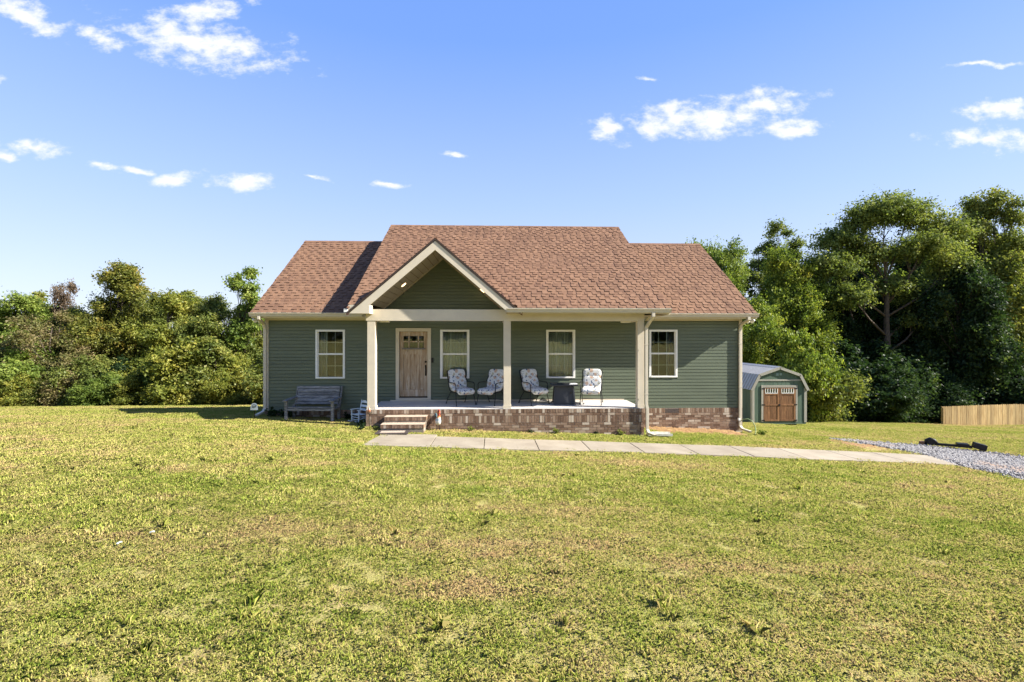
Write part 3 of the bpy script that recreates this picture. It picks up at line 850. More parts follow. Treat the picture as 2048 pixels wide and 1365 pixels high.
MB().box(PX1, MXR - .03, PF + .02, W - .014, 3.136, 3.15).build('soffit', M['soffit'], house)

# downspouts
def downspout(path, side=(1, 0, 0)):
    o = MB().ribbon(path, .085, .065, side).build('downspout', M['trim2'], house, bevel=.008)
    zs = [p[2] for p in path]
    for zz in (2.3, .9):
        q = path[3]; MB().box(q[0] - .048, q[0] + .048, q[1] - .037, q[1] + .045, zz, zz + .03).build('strap', M['trim2'], o)


zl = g(-7.1, 15.0)
downspout([(-7.06, 14.86, 3.16), (-7.06, 14.86, 3.08), (-7.09, 15.24, 2.93), (-7.09, 15.315, 2.8), (-7.09, 15.315, zl + .22), (-7.11, 15.25, zl + .13), (-7.22, 15.02, zl + .05)])
zr = g(7.95, 15.1)
downspout([(7.99, 14.86, 3.16), (7.99, 14.86, 3.08), (7.95, 15.24, 2.93), (7.95, 15.315, 2.8), (7.95, 15.315, zr + .20), (7.98, 15.25, zr + .11), (8.16, 15.06, zr + .05)])
zp = g(4.33, 13.5)
downspout([(4.40, 13.17, 3.20), (4.40, 13.17, 3.10), (4.36, 13.40, 2.93), (4.32, 13.53, 2.80), (4.32, 13.53, .62), (4.345, 13.525, .5), (4.345, 13.525, zp + .20), (4.37, 13.47, zp + .10), (4.52, 13.36, zp + .05)])

# windows
def window(o, x0, x1, z0, z1, grid):
    fw = .062
    w = MB()
    w.box(x0, x0 + fw, W - .05, W + .06, z0, z1).box(x1 - fw, x1, W - .05, W + .06, z0, z1)
    w.box(x0 + fw, x1 - fw, W - .05, W + .06, z1 - fw, z1).box(x0 + fw, x1 - fw, W - .06, W + .06, z0, z0 + fw * .75)
    w = w.build('window', M['white'], house)
    zm_ = (z0 + z1) / 2 + .0
    MB().box(x0 + fw, x1 - fw, W - .012, W + .05, zm_ - .026, zm_ + .026).build('meeting_rail', M['white'], w)
    for (a, b, yy) in ((z0 + fw * .75, zm_ - .026, W + .012), (zm_ + .026, z1 - fw, W + .028)):
        sash = MB(); t = .02
        sash.box(x0 + fw, x0 + fw + t, yy - .008, yy + .02, a, b).box(x1 - fw - t, x1 - fw, yy - .008, yy + .02, a, b)
        sash.build('sash', M['white'], w)
        MB().box(x0 + fw, x1 - fw, yy, yy + .004, a, b).build('pane', M['glass'], w)
        for k in range(1, 3):
            xx = x0 + fw + (x1 - x0 - 2 * fw) * k / 3; MB().box(xx - .008, xx + .008, yy + .008, yy + .014, a, b).build('muntin', M['white'], w)
        MB().box(x0 + fw, x1 - fw, yy + .007, yy + .013, (a + b) / 2 - .008, (a + b) / 2 + .008).build('muntin', M['white'], w)


for o in (OPEN[0], OPEN[2], OPEN[3], OPEN[4]): window(house, *o, True)


def curtain(x0, x1, z0, z1, y, label, group=None, folds=9):
    n = 60; v = []; f = []
    for i in range(n + 1):
        t = i / n; x = x0 + (x1 - x0) * t; yy = y + .025 * math.sin(t * folds * 6.28 + .7 * math.sin(t * 9)) + .012 * math.sin(t * 41)
        v += [(x - (x0 + x1) / 2, yy - y, 0), (x - (x0 + x1) / 2 + .01 * math.sin(i), yy - y, z1 - z0)]
    for i in range(n): f.append((2 * i, 2 * i + 2, 2 * i + 3, 2 * i + 1))
    o = MB().add(v, f).build('curtain', M['curtain'], None, smooth=True); o.location = ((x0 + x1) / 2, y, z0)
    mod = o.modifiers.new('thick', 'SOLIDIFY'); mod.thickness = .003
    return tag(o, label, 'curtain', group)


curtain(-5.57, -5.27, 1.15, 2.8, W + .22, 'pale curtain panel hanging behind window above the bench, its door-far side', folds=5)
curtain(-4.80, -4.62, 1.15, 2.8, W + .22, 'pale narrow curtain panel hanging behind window above the bench, on the side towards the door', folds=3)
curtain(-1.72, -.72, 1.15, 2.8, W + .20, 'sheer pleated curtain covering the window beside the front door', folds=10)
curtain(1.64, 2.65, 1.15, 2.8, W + .20, 'sheer pleated curtain covering the porch window above the fire table', folds=10)
M['curtdark'] = simple('grey_curtain', (.22, .20, .20), .9)
for a, b, l in ((4.98, 5.26, 'grey curtain panel behind window beside the porch downspout, on its porch side'), (5.66, 5.94, 'grey curtain panel behind window beside the porch downspout, on the side away from the porch')):
    c = curtain(a, b, 1.15, 2.8, W + .22, l, folds=4); c.data.materials[0] = M['curtdark']

# front door
d0, d1, dz0, dz1 = -3.07, -1.97, .55, 2.81
fr = MB().box(d0, d0 + .105, W - .06, W + .1, dz0, dz1).box(d1 - .105, d1, W - .06, W + .1, dz0, dz1).box(d0 + .105, d1 - .105, W - .06, W + .1, dz1 - .105, dz1).box(d0 + .105, d1 - .105, W - .07, W + .1, dz0, dz0 + .06)
fr = fr.build('door_frame', M['trim'], house)
a, b, lo, hi = d0 + .115, d1 - .115, dz0 + .075, dz1 - .11
yd = W + .02
dr = MB()
dr.box(a, a + .115, yd, yd + .04, lo, hi).box(b - .115, b, yd, yd + .04, lo, hi)
dr.box(a + .115, b - .115, yd, yd + .04, lo, lo + .24).box(a + .115, b - .115, yd, yd + .04, hi - .14, hi).box(a + .115, b - .115, yd, yd + .04, hi - .72, hi - .52)
iw = b - a - .23
mul = [a + .115 + iw * .27, a + .115 + iw * .73]
for x in mul: dr.box(x - .03, x + .03, yd, yd + .04, lo + .24, hi - .72)
for x in mul: dr.box(x - .018, x + .018, yd, yd + .04, hi - .52, hi - .14)
dr.box(a + .115, b - .115, yd, yd + .04, hi - .335, hi - .30)
door = dr.build('door', M['doorwood'], house)
ed = [a + .115] + mul + [b - .115]
for p, q in zip(ed, ed[1:]): MB().box(p + .005, q - .005, yd + .026, yd + .038, lo + .22, hi - .70).build('panel', M['doorwood'], door, bevel=.004)
for p, q in zip(ed, ed[1:]):
    for z0, z1 in ((hi - .51, hi - .335), (hi - .30, hi - .15)): MB().box(p + .012, q - .012, yd + .014, yd + .020, z0, z1).build('pane', M['glass'], door)
MB().box(a + .07, b - .07, yd - .05, yd, hi - .56, hi - .525).build('dentil_shelf', M['greywood'], door)
for x in (a + .22, (a + b) / 2, b - .22): MB().prism([(yd, hi - .56), (yd - .04, hi - .56), (yd - .035, hi - .60), (yd - .015, hi - .62), (yd - .02, hi - .655), (yd, hi - .66)], 0, x - .025, x + .025).build('corbel', M['doorwood'], door)
MB().tube([(b - .055, yd - .005, lo + 1.12), (b - .055, yd - .03, lo + 1.12)], .034, 14).build('deadbolt', M['bronze'], door)
MB().box(b - .08, b - .03, yd - .012, yd, lo + .68, lo + 1.02).tube([(b - .055, yd - .012, lo + .98), (b - .055, yd - .06, lo + .95), (b - .055, yd - .065, lo + .82), (b - .055, yd - .02, lo + .72)], .014, 8).build('handle', M['bronze'], door)
MB().box(a, b, yd - .01, yd, lo, lo + .03).build('door_sweep', M['bronze'], door)
MB().box(d1 + .015, d1 + .08, W - .065, W - .012, 1.72, 1.87).build('doorbell', M['metal_black'], house, bevel=.005)
MB().lathe([(.0, 0), (.011, 0), (.011, .006), (0, .006)], 12).build('bell_button', M['white'], house, mtx=Matrix.Translation((d1 - .045, W - .062, 1.80)) @ Matrix.Rotation(R(90), 4, 'X'))

# lamps of the house
for x in (-3.16, 3.93):
    o = MB().box(x - .14, x + .14, 14.1, 14.38, 3.03, 3.058).build('ceiling_lamp', M['white'], house, bevel=.004)
    MB().box(x - .13, x + .13, 14.11, 14.37, 2.955, 3.03).build('lamp_shade', M['lamp'], o, bevel=.02)
MB().lathe([(.0, -.012), (.13, -.012), (.14, 0), (.0, 0)], 20, (7.05, 15.12, 3.117)).build('soffit_lamp', M['white'], house)
def flood(x, y, z, s):
    o = MB().box(x - .05, x + .05, y - .05, y + .05, z - .03, z).build('floodlight_base', M['white'], house, bevel=.006)
    for k in (-1, 1):
        mt = Matrix.Translation((x + k * .07, y - .05, z - .085)) @ Matrix.Rotation(R(62), 4, 'X') @ Matrix.Rotation(R(22 * k), 4, 'Y')
        MB().lathe([(.03, .10), (.038, .06), (.062, .0), (.065, -.02), (.05, -.025)], 16).build('flood_head', M['white'], o, smooth=True, mtx=mt)
    MB().tube([(x, y, z - .03), (x, y - .04, z - .07)], .018, 8).build('flood_arm', M['metal_black'], o)


flood(-7.24, 15.22, 3.112, -1); flood(8.19, 15.22, 3.112, 1)
for x in (.98, 3.30):
    o = MB().box(x - .06, x + .06, W - .075, W - .012, .90, 1.05).build('outlet_cover', M['curtdark'], house, bevel=.008)
MB().box(7.88, 7.95, W - .12, W - .05, -.16, -.08).build('hose_bib', M['white'], house, bevel=.006)

# ---------------------------------------------------------------- things on and around the porch
PZ = .507


def soft_box(m, w, d, h, M4, n=6, puff=.5):
    """rounded cushion slab: superellipsoid"""
    vs = []; fs = []; nu, nv = 20, 10
    for i in range(nv + 1):
        p = -math.pi / 2 + math.pi * i / nv
        for j in range(nu):
            t = 2 * math.pi * j / nu
            def sp(c, e): return math.copysign(abs(c) ** e, c)
            vs.append(M4 @ Vector((w / 2 * sp(math.cos(p), .35) * sp(math.cos(t), .3), d / 2 * sp(math.cos(p), .35) * sp(math.sin(t), .3), h / 2 * sp(math.sin(p), .7))))
    for i in range(nv):
        for j in range(nu): fs.append((i * nu + j, i * nu + (j + 1) % nu, (i + 1) * nu + (j + 1) % nu, (i + 1) * nu + j))
    m.add(vs, fs, .3)


def patio_chair():
    t = thing('patio_chair', 'x', 'chair')
    Tm, Rx = Matrix.Translation, lambda a: Matrix.Rotation(R(a), 4, 'X')
    m = MB(); soft_box(m, .56, .56, .12, Tm((0, -.06, .44)) @ Rx(4)); soft_box(m, .54, .16, .15, Tm((0, -.33, .405)) @ Rx(30))
    m.build('seat_cushion', M['floral'], t, smooth=True)
    m = MB(); soft_box(m, .56, .13, .40, Tm((0, .23, .62)) @ Rx(-15)); soft_box(m, .56, .13, .30, Tm((0, .325, .885)) @ Rx(-13))
    m.build('back_cushion', M['floral'], t, smooth=True)
    for s in (-1, 1):
        x = s * .30
        MB().tube([(x, .36, .98), (x, .28, .78), (x * 1.02, .2, .66), (x * 1.05, .0, .66), (x * 1.05, -.2, .655), (x * 1.03, -.27, .60), (x, -.26, .42), (x, -.26, .36)], .013, 8).build('arm', M['metal_black'], t, smooth=True)
        MB().tube([(x * .95, -.22, .38), (x * 1.02, -.28, .2), (x * 1.05, -.33, .012)], .012, 8).build('leg', M['metal_black'], t)
        MB().tube([(x * .95, .12, .38), (x * 1.02, .27, .2), (x * 1.05, .38, .012)], .012, 8).build('leg', M['metal_black'], t)
        for y in (-.33, .38): MB().lathe([(.024, 0), (.024, .012), (.01, .02)], 10, (x * 1.05, y, 0)).build('foot', M['metal_black'], t)
        MB().tube([(x, -.27, .375), (x, 0, .37), (x, .18, .42), (x, .29, .7), (x, .38, .99)], .012, 8).build('side_rail', M['metal_black'], t)
    m = MB()
    for y, z in ((-.27, .375), (.0, .37), (.18, .42)): m.tube([(-.30, y, z), (.30, y, z)], .009, 6)
    m.tube([(-.31, .33, .11), (.31, .33, .11)], .009, 6).tube([(-.30, .38, .99), (.30, .38, .99)], .012, 8)
    m.build('cross_bars', M['metal_black'], t)
    return t


def dup(root, loc, rz, label):
    r = root.copy(); C.objects.link(r); r.location = loc; r.rotation_euler = (0, 0, rz); r['label'] = label

    def rec(src, dst):
        for ch in src.children:
            c = ch.copy(); C.objects.link(c); c.parent = dst; rec(ch, c)
    rec(root, r); return r


ch = patio_chair(); ch['group'] = 'floral patio chairs on the porch'
spots = [((-.97, 14.62, PZ), 30, 'floral cushioned black metal patio chair in front of the window beside the door'),
         ((-.06, 14.62, PZ), -32, 'floral cushioned patio chair standing partly behind the middle porch post'),
         ((1.24, 14.66, PZ), 28, 'floral cushioned patio chair between the middle porch post and the fire table'),
         ((2.98, 14.62, PZ), -16, 'floral cushioned patio chair in the sun on the open-wall side of the fire table')]
bpy.context.view_layer.update()
for i, (loc, a, lab) in enumerate(spots):
    if i == 0: ch.location = loc; ch.rotation_euler = (0, 0, R(a)); ch['label'] = lab
    else: dup(ch, loc, R(a), lab)
# fire table
ft = thing('fire_table', 'square charcoal fire table with flared panel base between two patio chairs', 'table', (2.13, 14.62, PZ), R(-4))
def frustum(m, b, t, z0, z1):
    m.add([(-b, -b, z0), (b, -b, z0), (b, b, z0), (-b, b, z0), (-t, -t, z1), (t, -t, z1), (t, t, z1), (-t, t, z1)], [(0, 3, 2, 1), (4, 5, 6, 7), (0, 1, 5, 4), (1, 2, 6, 5), (2, 3, 7, 6), (3, 0, 4, 7)])
m = MB(); frustum(m, .30, .25, .0, .56); m.build('base', M['pit'], ft)
m = MB(); m.box(-.40, .40, -.40, .40, .575, .605); frustum(m, .29, .38, .555, .578); m.build('table_top', M['pit'], ft, bevel=.006)
for s in (-1, 1):
    for s2 in (-1, 1): MB().add([(s * .315 + a, s2 * .315 + b, 0) for a in (-.02, .02) for b in (-.02, .02)] + [(s * .265 + a, s2 * .265 + b, .56) for a in (-.02, .02) for b in (-.02, .02)], [(0, 1, 3, 2), (4, 6, 7, 5), (0, 4, 5, 1), (1, 5, 7, 3), (3, 7, 6, 2), (2, 6, 4, 0)]).build('corner_post', M['pit'], ft)
MB().box(-.24, .24, -.303, -.292, .05, .07).build('door_rail', M['pit'], ft)
MB().tube([(.19, -.275, .36), (.19, -.30, .36)], .03, 12).build('control_knob', M['metal_black'], ft)
MB().box(-.2, .2, -.2, .2, .606, .622).build('burner_lid', M['metal_black'], ft, bevel=.004)
bk = MB().box(-.13, .13, -.09, .09, 0, .012).build('magazine', M['paper']); bk.location = (2.38, 14.50, PZ + .607); bk.rotation_euler = (0, 0, R(12)); tag(bk, 'white magazine lying on the charcoal fire table', 'magazine')

# weathered bench
zb = g(-5.4, 14.75) - .005
be = thing('garden_bench', 'weathered grey wooden slat bench against the green siding', 'bench', (-5.43, 14.85, zb), R(-3))
def plank(m, x0, x1, y, z, d, h, rx=0):
    m.obox(Matrix.Translation((x0, y, z)) @ Matrix.Rotation(R(rx), 4, 'X') @ Matrix.Diagonal((x1 - x0, d, h, 1)))
for k in range(5): m = MB(); plank(m, -.66, .66, -.30 + k * .105, .40 - k * .012, .095, .025, -5); m.build('seat_slat', M['greywood'], be, bevel=.004)
for k in range(6): m = MB(); plank(m, -.65 + random.uniform(-.015, .01), .65, .245 + k * .030, .44 + k * .092, .024, .082, -18); m.build('back_slat', M['greywood'], be, bevel=.004)
MB().box(-.66, .66, -.325, -.30, .315, .385).build('apron', M['greywood'], be)
for s in (-1, 1):
    x = s * .69
    MB().box(x - .04, x + .04, -.33, -.27, 0, .60).build('leg', M['greywood'], be); MB().box(x - .04, x + .04, .18, .24, 0, .45).build('leg', M['greywood'], be)
    m = MB(); m.obox(Matrix.Translation((x - .02, .26, .38)) @ Matrix.Rotation(R(-18), 4, 'X') @ Matrix.Diagonal((.04, .05, .62, 1))); m.build('back_post', M['greywood'], be)
    m = MB(); m.obox(Matrix.Translation((x - .06, -.42, .60)) @ Matrix.Rotation(R(3), 4, 'X') @ Matrix.Diagonal((.12, .74, .028, 1))); m.build('armrest', M['greywood'], be, bevel=.006)
    MB().box(x - .03, x + .03, -.27, .18, .33, .38).build('side_rail', M['greywood'], be)
# white child's rocker
zk = g(-4.05, 14.6)
rk = thing('rocking_chair', "small white child's rocking chair beside the left porch post", 'rocking chair', (-4.0, 14.62, zk), R(-38))
for s in (-1, 1):
    x = s * .16
    MB().ribbon([(x, -.27, .055), (x, -.16, .022), (x, 0, .012), (x, .16, .022), (x, .3, .07)], .022, .03, (1, 0, 0)).build('rocker', M['rockwhite'], rk)
    MB().tube([(x, -.15, .03), (x, -.15, .12), (x, -.15, .36)], [.013, .016, .014], 8).build('leg', M['rockwhite'], rk)
    MB().tube([(x, .12, .03), (x, .13, .22), (x, .21, .62)], .014, 8).build('back_post', M['rockwhite'], rk)
    MB().ribbon([(x, -.19, .37), (x, -.05, .375), (x, .15, .365)], .04, .018, (1, 0, 0)).build('armrest', M['rockwhite'], rk)
    for z in (.10, .16): MB().tube([(x, -.15, z), (x, .125, z)], .008, 6).build('stretcher', M['rockwhite'], rk)
for z in (.08, .15): MB().tube([(-.16, -.15, z), (.16, -.15, z)], .008, 6).build('stretcher', M['rockwhite'], rk)
for k in range(6): m = MB(); plank(m, -.17, .17, -.17 + k * .052, .222 - k * .003, .042, .014); m.build('seat_slat', M['rockwhite'], rk)
MB().prism([(-.155, .54), (.155, .54), (.155, .575), (.10, .59), (.05, .615), (-.05, .615), (-.10, .59), (-.155, .575)], 1, .185, .20).build('crest_rail', M['rockwhite'], rk)
for z in (.31, .42): MB().box(-.15, .15, .15 + (z - .3) * .2, .163 + (z - .3) * .2, z, z + .06).build('back_slat', M['rockwhite'], rk)

# rooster figurine
zr_ = g(-1.5, 13.42)
ro = thing('rooster_figurine', 'painted metal rooster figurine with red comb standing by the porch steps', 'figurine', (-1.52, 13.42, zr_), R(25))
m_, nt_, b_ = mat_new('painted_rooster'); tc_ = nt_.nodes.new('ShaderNodeTexCoord'); sp_ = nt_.nodes.new('ShaderNodeSeparateXYZ'); nt_.links.new(tc_.outputs['Object'], sp_.inputs[0])
wob = noise(nt_, 25, 3, .6, 'Object'); h_ = mth(nt_, 'ADD', sp_.outputs[2], mth(nt_, 'MULTIPLY', mth(nt_, 'SUBTRACT', wob, .5), .08))
nt_.links.new(ramp(nt_, h_, [(.17, (.55, .50, .40)), (.27, (.62, .62, .58)), (.31, (.20, .33, .38)), (.345, (.62, .60, .52)), (.40, (.55, .20, .04)), (.47, (.30, .05, .02)), (.55, (.22, .03, .02))], 'LINEAR'), b_.inputs['Base Color']); b_.inputs['Roughness'].default_value = .5
prof = [(.0, .15), (.05, .16), (.07, .20), (.078, .25), (.07, .31), (.055, .36), (.044, .41), (.036, .46), (.04, .50), (.045, .53), (.03, .56), (.0, .57)]
m = MB(); nseg = 18
vv = []; ff = []
for (rad, zz) in prof:
    off = -.02 + (zz - .25) * -.12
    for j in range(nseg):
        t = 2 * math.pi * j / nseg; e = 1.35 if zz < .36 else 1.0
        vv.append((rad * math.cos(t), off + rad * e * math.sin(t) + (.03 if zz < .33 else 0), zz))
for i in range(len(prof) - 1):
    for j in range(nseg): ff.append((i * nseg + j, i * nseg + (j + 1) % nseg, (i + 1) * nseg + (j + 1) % nseg, (i + 1) * nseg + j))
m.add(vv, ff); m.build('body', m_, ro, smooth=True)
M['red'] = simple('red_paint', (.28, .03, .02), .5)
MB().prism([(-.105, .53), (-.10, .585), (-.085, .565), (-.07, .605), (-.055, .575), (-.035, .60), (-.025, .565), (-.01, .575), (-.01, .54), (-.05, .52)], 0, -.008, .008).build('comb', M['red'], ro)
MB().prism([(-.095, .49), (-.11, .43), (-.085, .42), (-.075, .48)], 0, -.012, .012).build('wattle', M['red'], ro)
MB().tube([(0, -.09, .525), (0, -.135, .51)], [.016, .002], 8).build('beak', simple('beak_yellow', (.6, .35, .05), .5), ro)
MB().prism([(.10, .25), (.18, .32), (.22, .42), (.20, .46), (.15, .42), (.08, .34)], 0, -.012, .012).build('tail', simple('tail_teal', (.05, .12, .14), .5), ro)
for s in (-1, 1):
    MB().tube([(s * .04, .02, .17), (s * .045, .0, .0)], .009, 6).tube([(s * .045, 0, .006), (s * .045, -.07, .004)], .007, 6).build('leg', M['metal_black'], ro)

# garden stake with a little copper torch bird
zs_ = g(-3.36, 13.2)
st = thing('garden_stake', 'thin dark scrolled garden stake with copper finial beside the porch corner', 'garden stake', (-3.36, 13.25, zs_))
MB().tube([(0, 0, -.1), (0, 0, .48)], .007, 6).build('rod', M['bronze'], st)
M['copper'] = simple('copper_glass', (.45, .20, .12), .3, .4)
MB().lathe([(.0, .46), (.035, .48), (.045, .52), (.03, .56), (.012, .60), (0, .63)], 12).build('finial', M['copper'], st, smooth=True)
for s in (-1, 1):
    MB().tube([(0, 0, .22), (s * .035, 0, .20), (s * .055, 0, .235), (s * .04, 0, .27), (s * .02, 0, .26), (s * .022, 0, .245)], .005, 6).build('scroll', M['bronze'], st)
    MB().tube([(0, 0, .42), (s * .04, 0, .44), (s * .05, 0, .48)], .005, 6).build('bracket', M['bronze'], st)

# yard sign on a stake
zg_ = g(-7.03, 14.5)
sg = thing('security_sign', 'small arched white yard sign on a thin stake by the house corner', 'sign', (-7.02, 14.5, zg_), R(-8))
arch = [(-.115, .27), (.115, .275), (.11, .38), (.085, .44), (.04, .475), (-.01, .48), (-.06, .468), (-.098, .43), (-.113, .37)]
MB().prism(arch, 1, -.006, .006).build('sign_panel', simple('sign_white', (.78, .80, .76), .3), sg)
M['siggrey'] = simple('sign_print', (.22, .25, .25), .4)
MB().prism([(-.08, .34), (-.02, .325), (.055, .36), (.075, .41), (.04, .44), (-.03, .445), (-.075, .41)], 1, -.0085, -.0062).build('sign_emblem', M['siggrey'], sg)
MB().prism([(-.055, .40), (-.02, .385), (.02, .40), (.05, .415), (.02, .425), (-.03, .425)], 1, -.0105, -.0087).build('sign_emblem', simple('sign_pale', (.6, .62, .6), .4), sg)
MB().box(-.012, .012, .007, .013, -.1, .45).build('stake', M['bronze'], sg)

# doormat, splash block, hose
m_, nt_, b_ = mat_new('doormat'); n_ = noise(nt_, 60, 4, .7, 'World'); nt_.links.new(ramp(nt_, n_, [(.3, (.02, .014, .012)), (.7, (.06, .042, .033))]), b_.inputs['Base Color']); b_.inputs['Roughness'].default_value = 1
dm = thing('doormat', 'worn brown doormat lying on the walk below the steps', 'doormat', (-2.62, 12.72, g(-2.62, 12.72) + .052), R(2))
MB().box(-.42, .42, -.25, .25, 0, .012).build('mat_border', m_, dm)
MB().box(-.31, .31, -.13, .13, .013, .017).build('mat_centre', simple('faded_mat', (.36, .29, .22), 1, var=.3, scale=40), dm)
zz = g(4.75, 13.62)
sb = thing('splash_block', 'white plastic splash block below the porch downspout', 'splash block', (4.72, 13.62, zz + .03), R(-6))
M['dirtywhite'] = simple('dirty_white_plastic', (.60, .57, .48), .6, var=.25, scale=9)
MB().box(-.32, .32, -.14, .14, .0, .022).build('tray', M['dirtywhite'], sb)
for s in (-1, 1): MB().ribbon([(-.34, s * .11, .03), (-.12, s * .14, .045), (.34, s * .14, .04)], .03, .06, (0, 1, 0)).build('side_rim', M['dirtywhite'], sb)
MB().box(-.33, -.30, -.1, .1, .022, .07).build('end_rim', M['dirtywhite'], sb)
hm = simple('green_hose', (.22, .30, .12), .45)
zz = g(8.15, 15.0)
hz = MB().tube([(-.18, .33, .30), (-.10, .22, .42), (.0, .1, .46), (.10, .02, .40), (.17, -.03, .25), (.16, -.08, .10), (.10, -.16, .02), (.0, -.25, .015), (.12, -.34, .015), (.26, -.24, .015)], .013, 8).build('garden_hose', hm, smooth=True)
hz.location = (8.10, 15.02, zz); tag(hz, 'pale green garden hose looping down at the house corner by the downspout', 'hose')

# ---------------------------------------------------------------- shed
SY = 22.0; sx0, sx1 = 11.95, 14.57; sc_ = (sx0 + sx1) / 2; sz = -1.50
sh = thing('garden_shed', 'green barn-style storage shed with ribbed metal roof and double wooden doors', 'shed', (sc_, SY, sz), R(0))
hw = 1.28; SL = 4.6
E_, K_, P_ = 1.68, 2.26, 2.60; kx = .98
body = MB().prism([(-hw, .1), (hw, .1), (hw, E_), (kx, K_), (0, P_), (-kx, K_), (-hw, E_)], 1, .0, SL).build('wall', M['shedgreen'], sh)
k = -hw; i = 0
while k < hw - .01:                          # grooved upright panels on the front
    w = .2; a, b = k + .004, min(k + w - .004, hw); xm = max(abs(a), abs(b))
    zt = lambda x: (E_ + (K_ - E_) * (hw - abs(x)) / (hw - kx)) if abs(x) > kx else (K_ + (P_ - K_) * (kx - abs(x)) / kx)
    MB().prism([(a, .1), (b, .1), (b, zt(b) - .02), (a, zt(a) - .02)], 1, -.014, -.001).build('wall_panel', M['shedgreen'], body); k += w
y = .0
while y < SL - .01:
    MB().box(-hw - .014, -hw - .001, y + .004, min(y + .196, SL), .1, E_ - .01).build('wall_panel', M['shedgreen'], body); y += .2
for s in (-1, 1):
    MB().box(s * hw - (.0 if s < 0 else .10), s * hw + (.10 if s < 0 else .0), -.04, -.015, .08, E_).build('corner_board', M['shedtrim'], sh)
    MB().box(s * hw + (-.035 if s < 0 else .002), s * hw + (-.0145 if s < 0 else .022), -.04, .09, .08, E_).build('corner_board', M['shedtrim'], sh)
MB().box(-kx - .06, kx + .06, -.036, -.016, 2.00, 2.075).build('trim_band', M['shedtrim'], sh)
MB().box(-hw, hw, -.02, SL, .0, .1).build('skirt', M['shedgreen'], sh)
for x in (-.8, .8): MB().box(x - .05, x + .05, .02, SL, -.16, .0).build('skid', M['bark'], sh)
# gambrel roof: four metal planes with ribs, rake trim on the front
rp = [(-hw - .07, E_ - .10), (-kx, K_ + .03), (0, P_ + .03), (kx, K_ + .03), (hw + .07, E_ - .10)]
M['metaldark'] = simple('blue_grey_metal', (.33, .37, .43), .4, .6, var=.06)
for q, (p0, p1) in enumerate(zip(rp, rp[1:])):
    a = Vector((p0[0], 0, p0[1])); d = Vector((p1[0] - p0[0], 0, p1[1] - p0[1])); n = Vector((-d.z, 0, d.x)).normalized()
    rf = MB().obox(basis(a + Vector((0, -.09, 0)), d, (0, SL + .18, 0), n * .02)).build('roof_panel', M['metalroof'], sh)
    yy = -.05
    while yy < SL + .05:
        MB().obox(basis(a + Vector((0, yy, 0)) + n * .021, d, (0, .03, 0), n * .02)).build('roof_rib', M['metalroof'], rf); yy += .23
    MB().obox(basis(a + Vector((0, -.115, 0)) - n * .085, d, (0, .024, 0), n * .125)).build('rake_trim', M['shedtrim'], sh)
MB().prism([(-.14, P_ - .0), (0, P_ + .065), (.14, P_ - .0), (.14, P_ + .02), (0, P_ + .085), (-.14, P_ + .02)], 1, -.12, SL + .1).build('ridge_cap', M['metalroof'], sh)
# doors
f = MB().box(-.86, -.77, -.05, -.016, .12, 1.80).box(.77, .86, -.05, -.016, .12, 1.80).box(-.77, .77, -.05, -.016, 1.70, 1.80)
f.build('door_frame', M['shedtrim'], sh)
for s in (-1, 1):
    x0, x1 = (-.765, -.006) if s < 0 else (.006, .765)
    dd = MB().box(x0, x0 + .09, -.05, -.016, .14, 1.69).box(x1 - .09, x1, -.05, -.016, .14, 1.69).box(x0 + .09, x1 - .09, -.05, -.016, .14, .22).box(x0 + .09, x1 - .09, -.05, -.016, .86, .93).box(x0 + .09, x1 - .09, -.05, -.016, 1.36, 1.44).box(x0 + .09, x1 - .09, -.05, -.016, 1.63, 1.69).build('door', M['sheddoor'], sh)
    nb_ = 5; ww = (x1 - x0 - .18) / nb_
    for k in range(nb_):
        MB().box(x0 + .09 + k * ww + .004, x0 + .09 + (k + 1) * ww - .004, -.036, -.018, .2, 1.37).build('door_board', M['sheddoor'], dd)
    MB().box(x0 + .085, x1 - .085, -.032, -.022, 1.43, 1.64).build('pane', M['glass'], dd)
    MB().box(x0 + .08, x1 - .08, -.054, -.051, 1.425, 1.455).build('window_sill', M['white'], dd)
    for k in range(6):
        xx = x0 + .095 + k * (x1 - x0 - .19) / 5; MB().box(xx - .012, xx + .012, -.056, -.0335, 1.44, 1.65).build('muntin', M['white'], dd)
    for zz in (.16, .88, 1.63):
        xh = x0 if s < 0 else x1
        MB().box(xh - .07, xh + .07, -.060, -.0505, zz, zz + .045).build('hinge', M['metal_black'], dd)
MB().box(-.05, .02, -.065, -.051, .84, .93).build('latch', M['metal_black'], sh)
M['shedgrey'] = simple('plate_grey', (.20, .27, .25), .4, .3)
MB().box(-.16, -.03, -.028, -.0145, 2.24, 2.36).box(.02, .12, -.028, -.0145, 2.26, 2.36).build('gable_plate', M['shedgrey'], sh)

# ---------------------------------------------------------------- fence, drive-side things
fa, fb = Vector((28.2, 29.3, 0)), Vector((35.5, 29.6, 0))
fdir = (fb - fa).normalized(); fz = 1.45
fn = thing('picket_fence', 'new pine privacy fence of upright boards beyond the gravel drive', 'fence', (fa.x, fa.y, g(fa.x, fa.y)), math.atan2(fdir.y, fdir.x))
fl = (fb - fa).length; x = 0; zb0 = g(fa.x, fa.y)
while x < fl:
    p = fa + fdir * (x + .07); gz = g(p.x, p.y) - zb0; t = -1.80 + .09 * min(1, x / 4.5) - zb0 + random.uniform(-.012, .012)
    lean = random.uniform(-.004, .004)
    MB().prism([(x + .003, gz - .05), (x + .139, gz - .05), (x + .139 + lean, t - .03), (x + .115 + lean, t), (x + .03 + lean, t), (x + .003 + lean, t - .03)], 1, random.uniform(-.004, .004), .018).build('picket', M['fence'], fn)
    x += .145
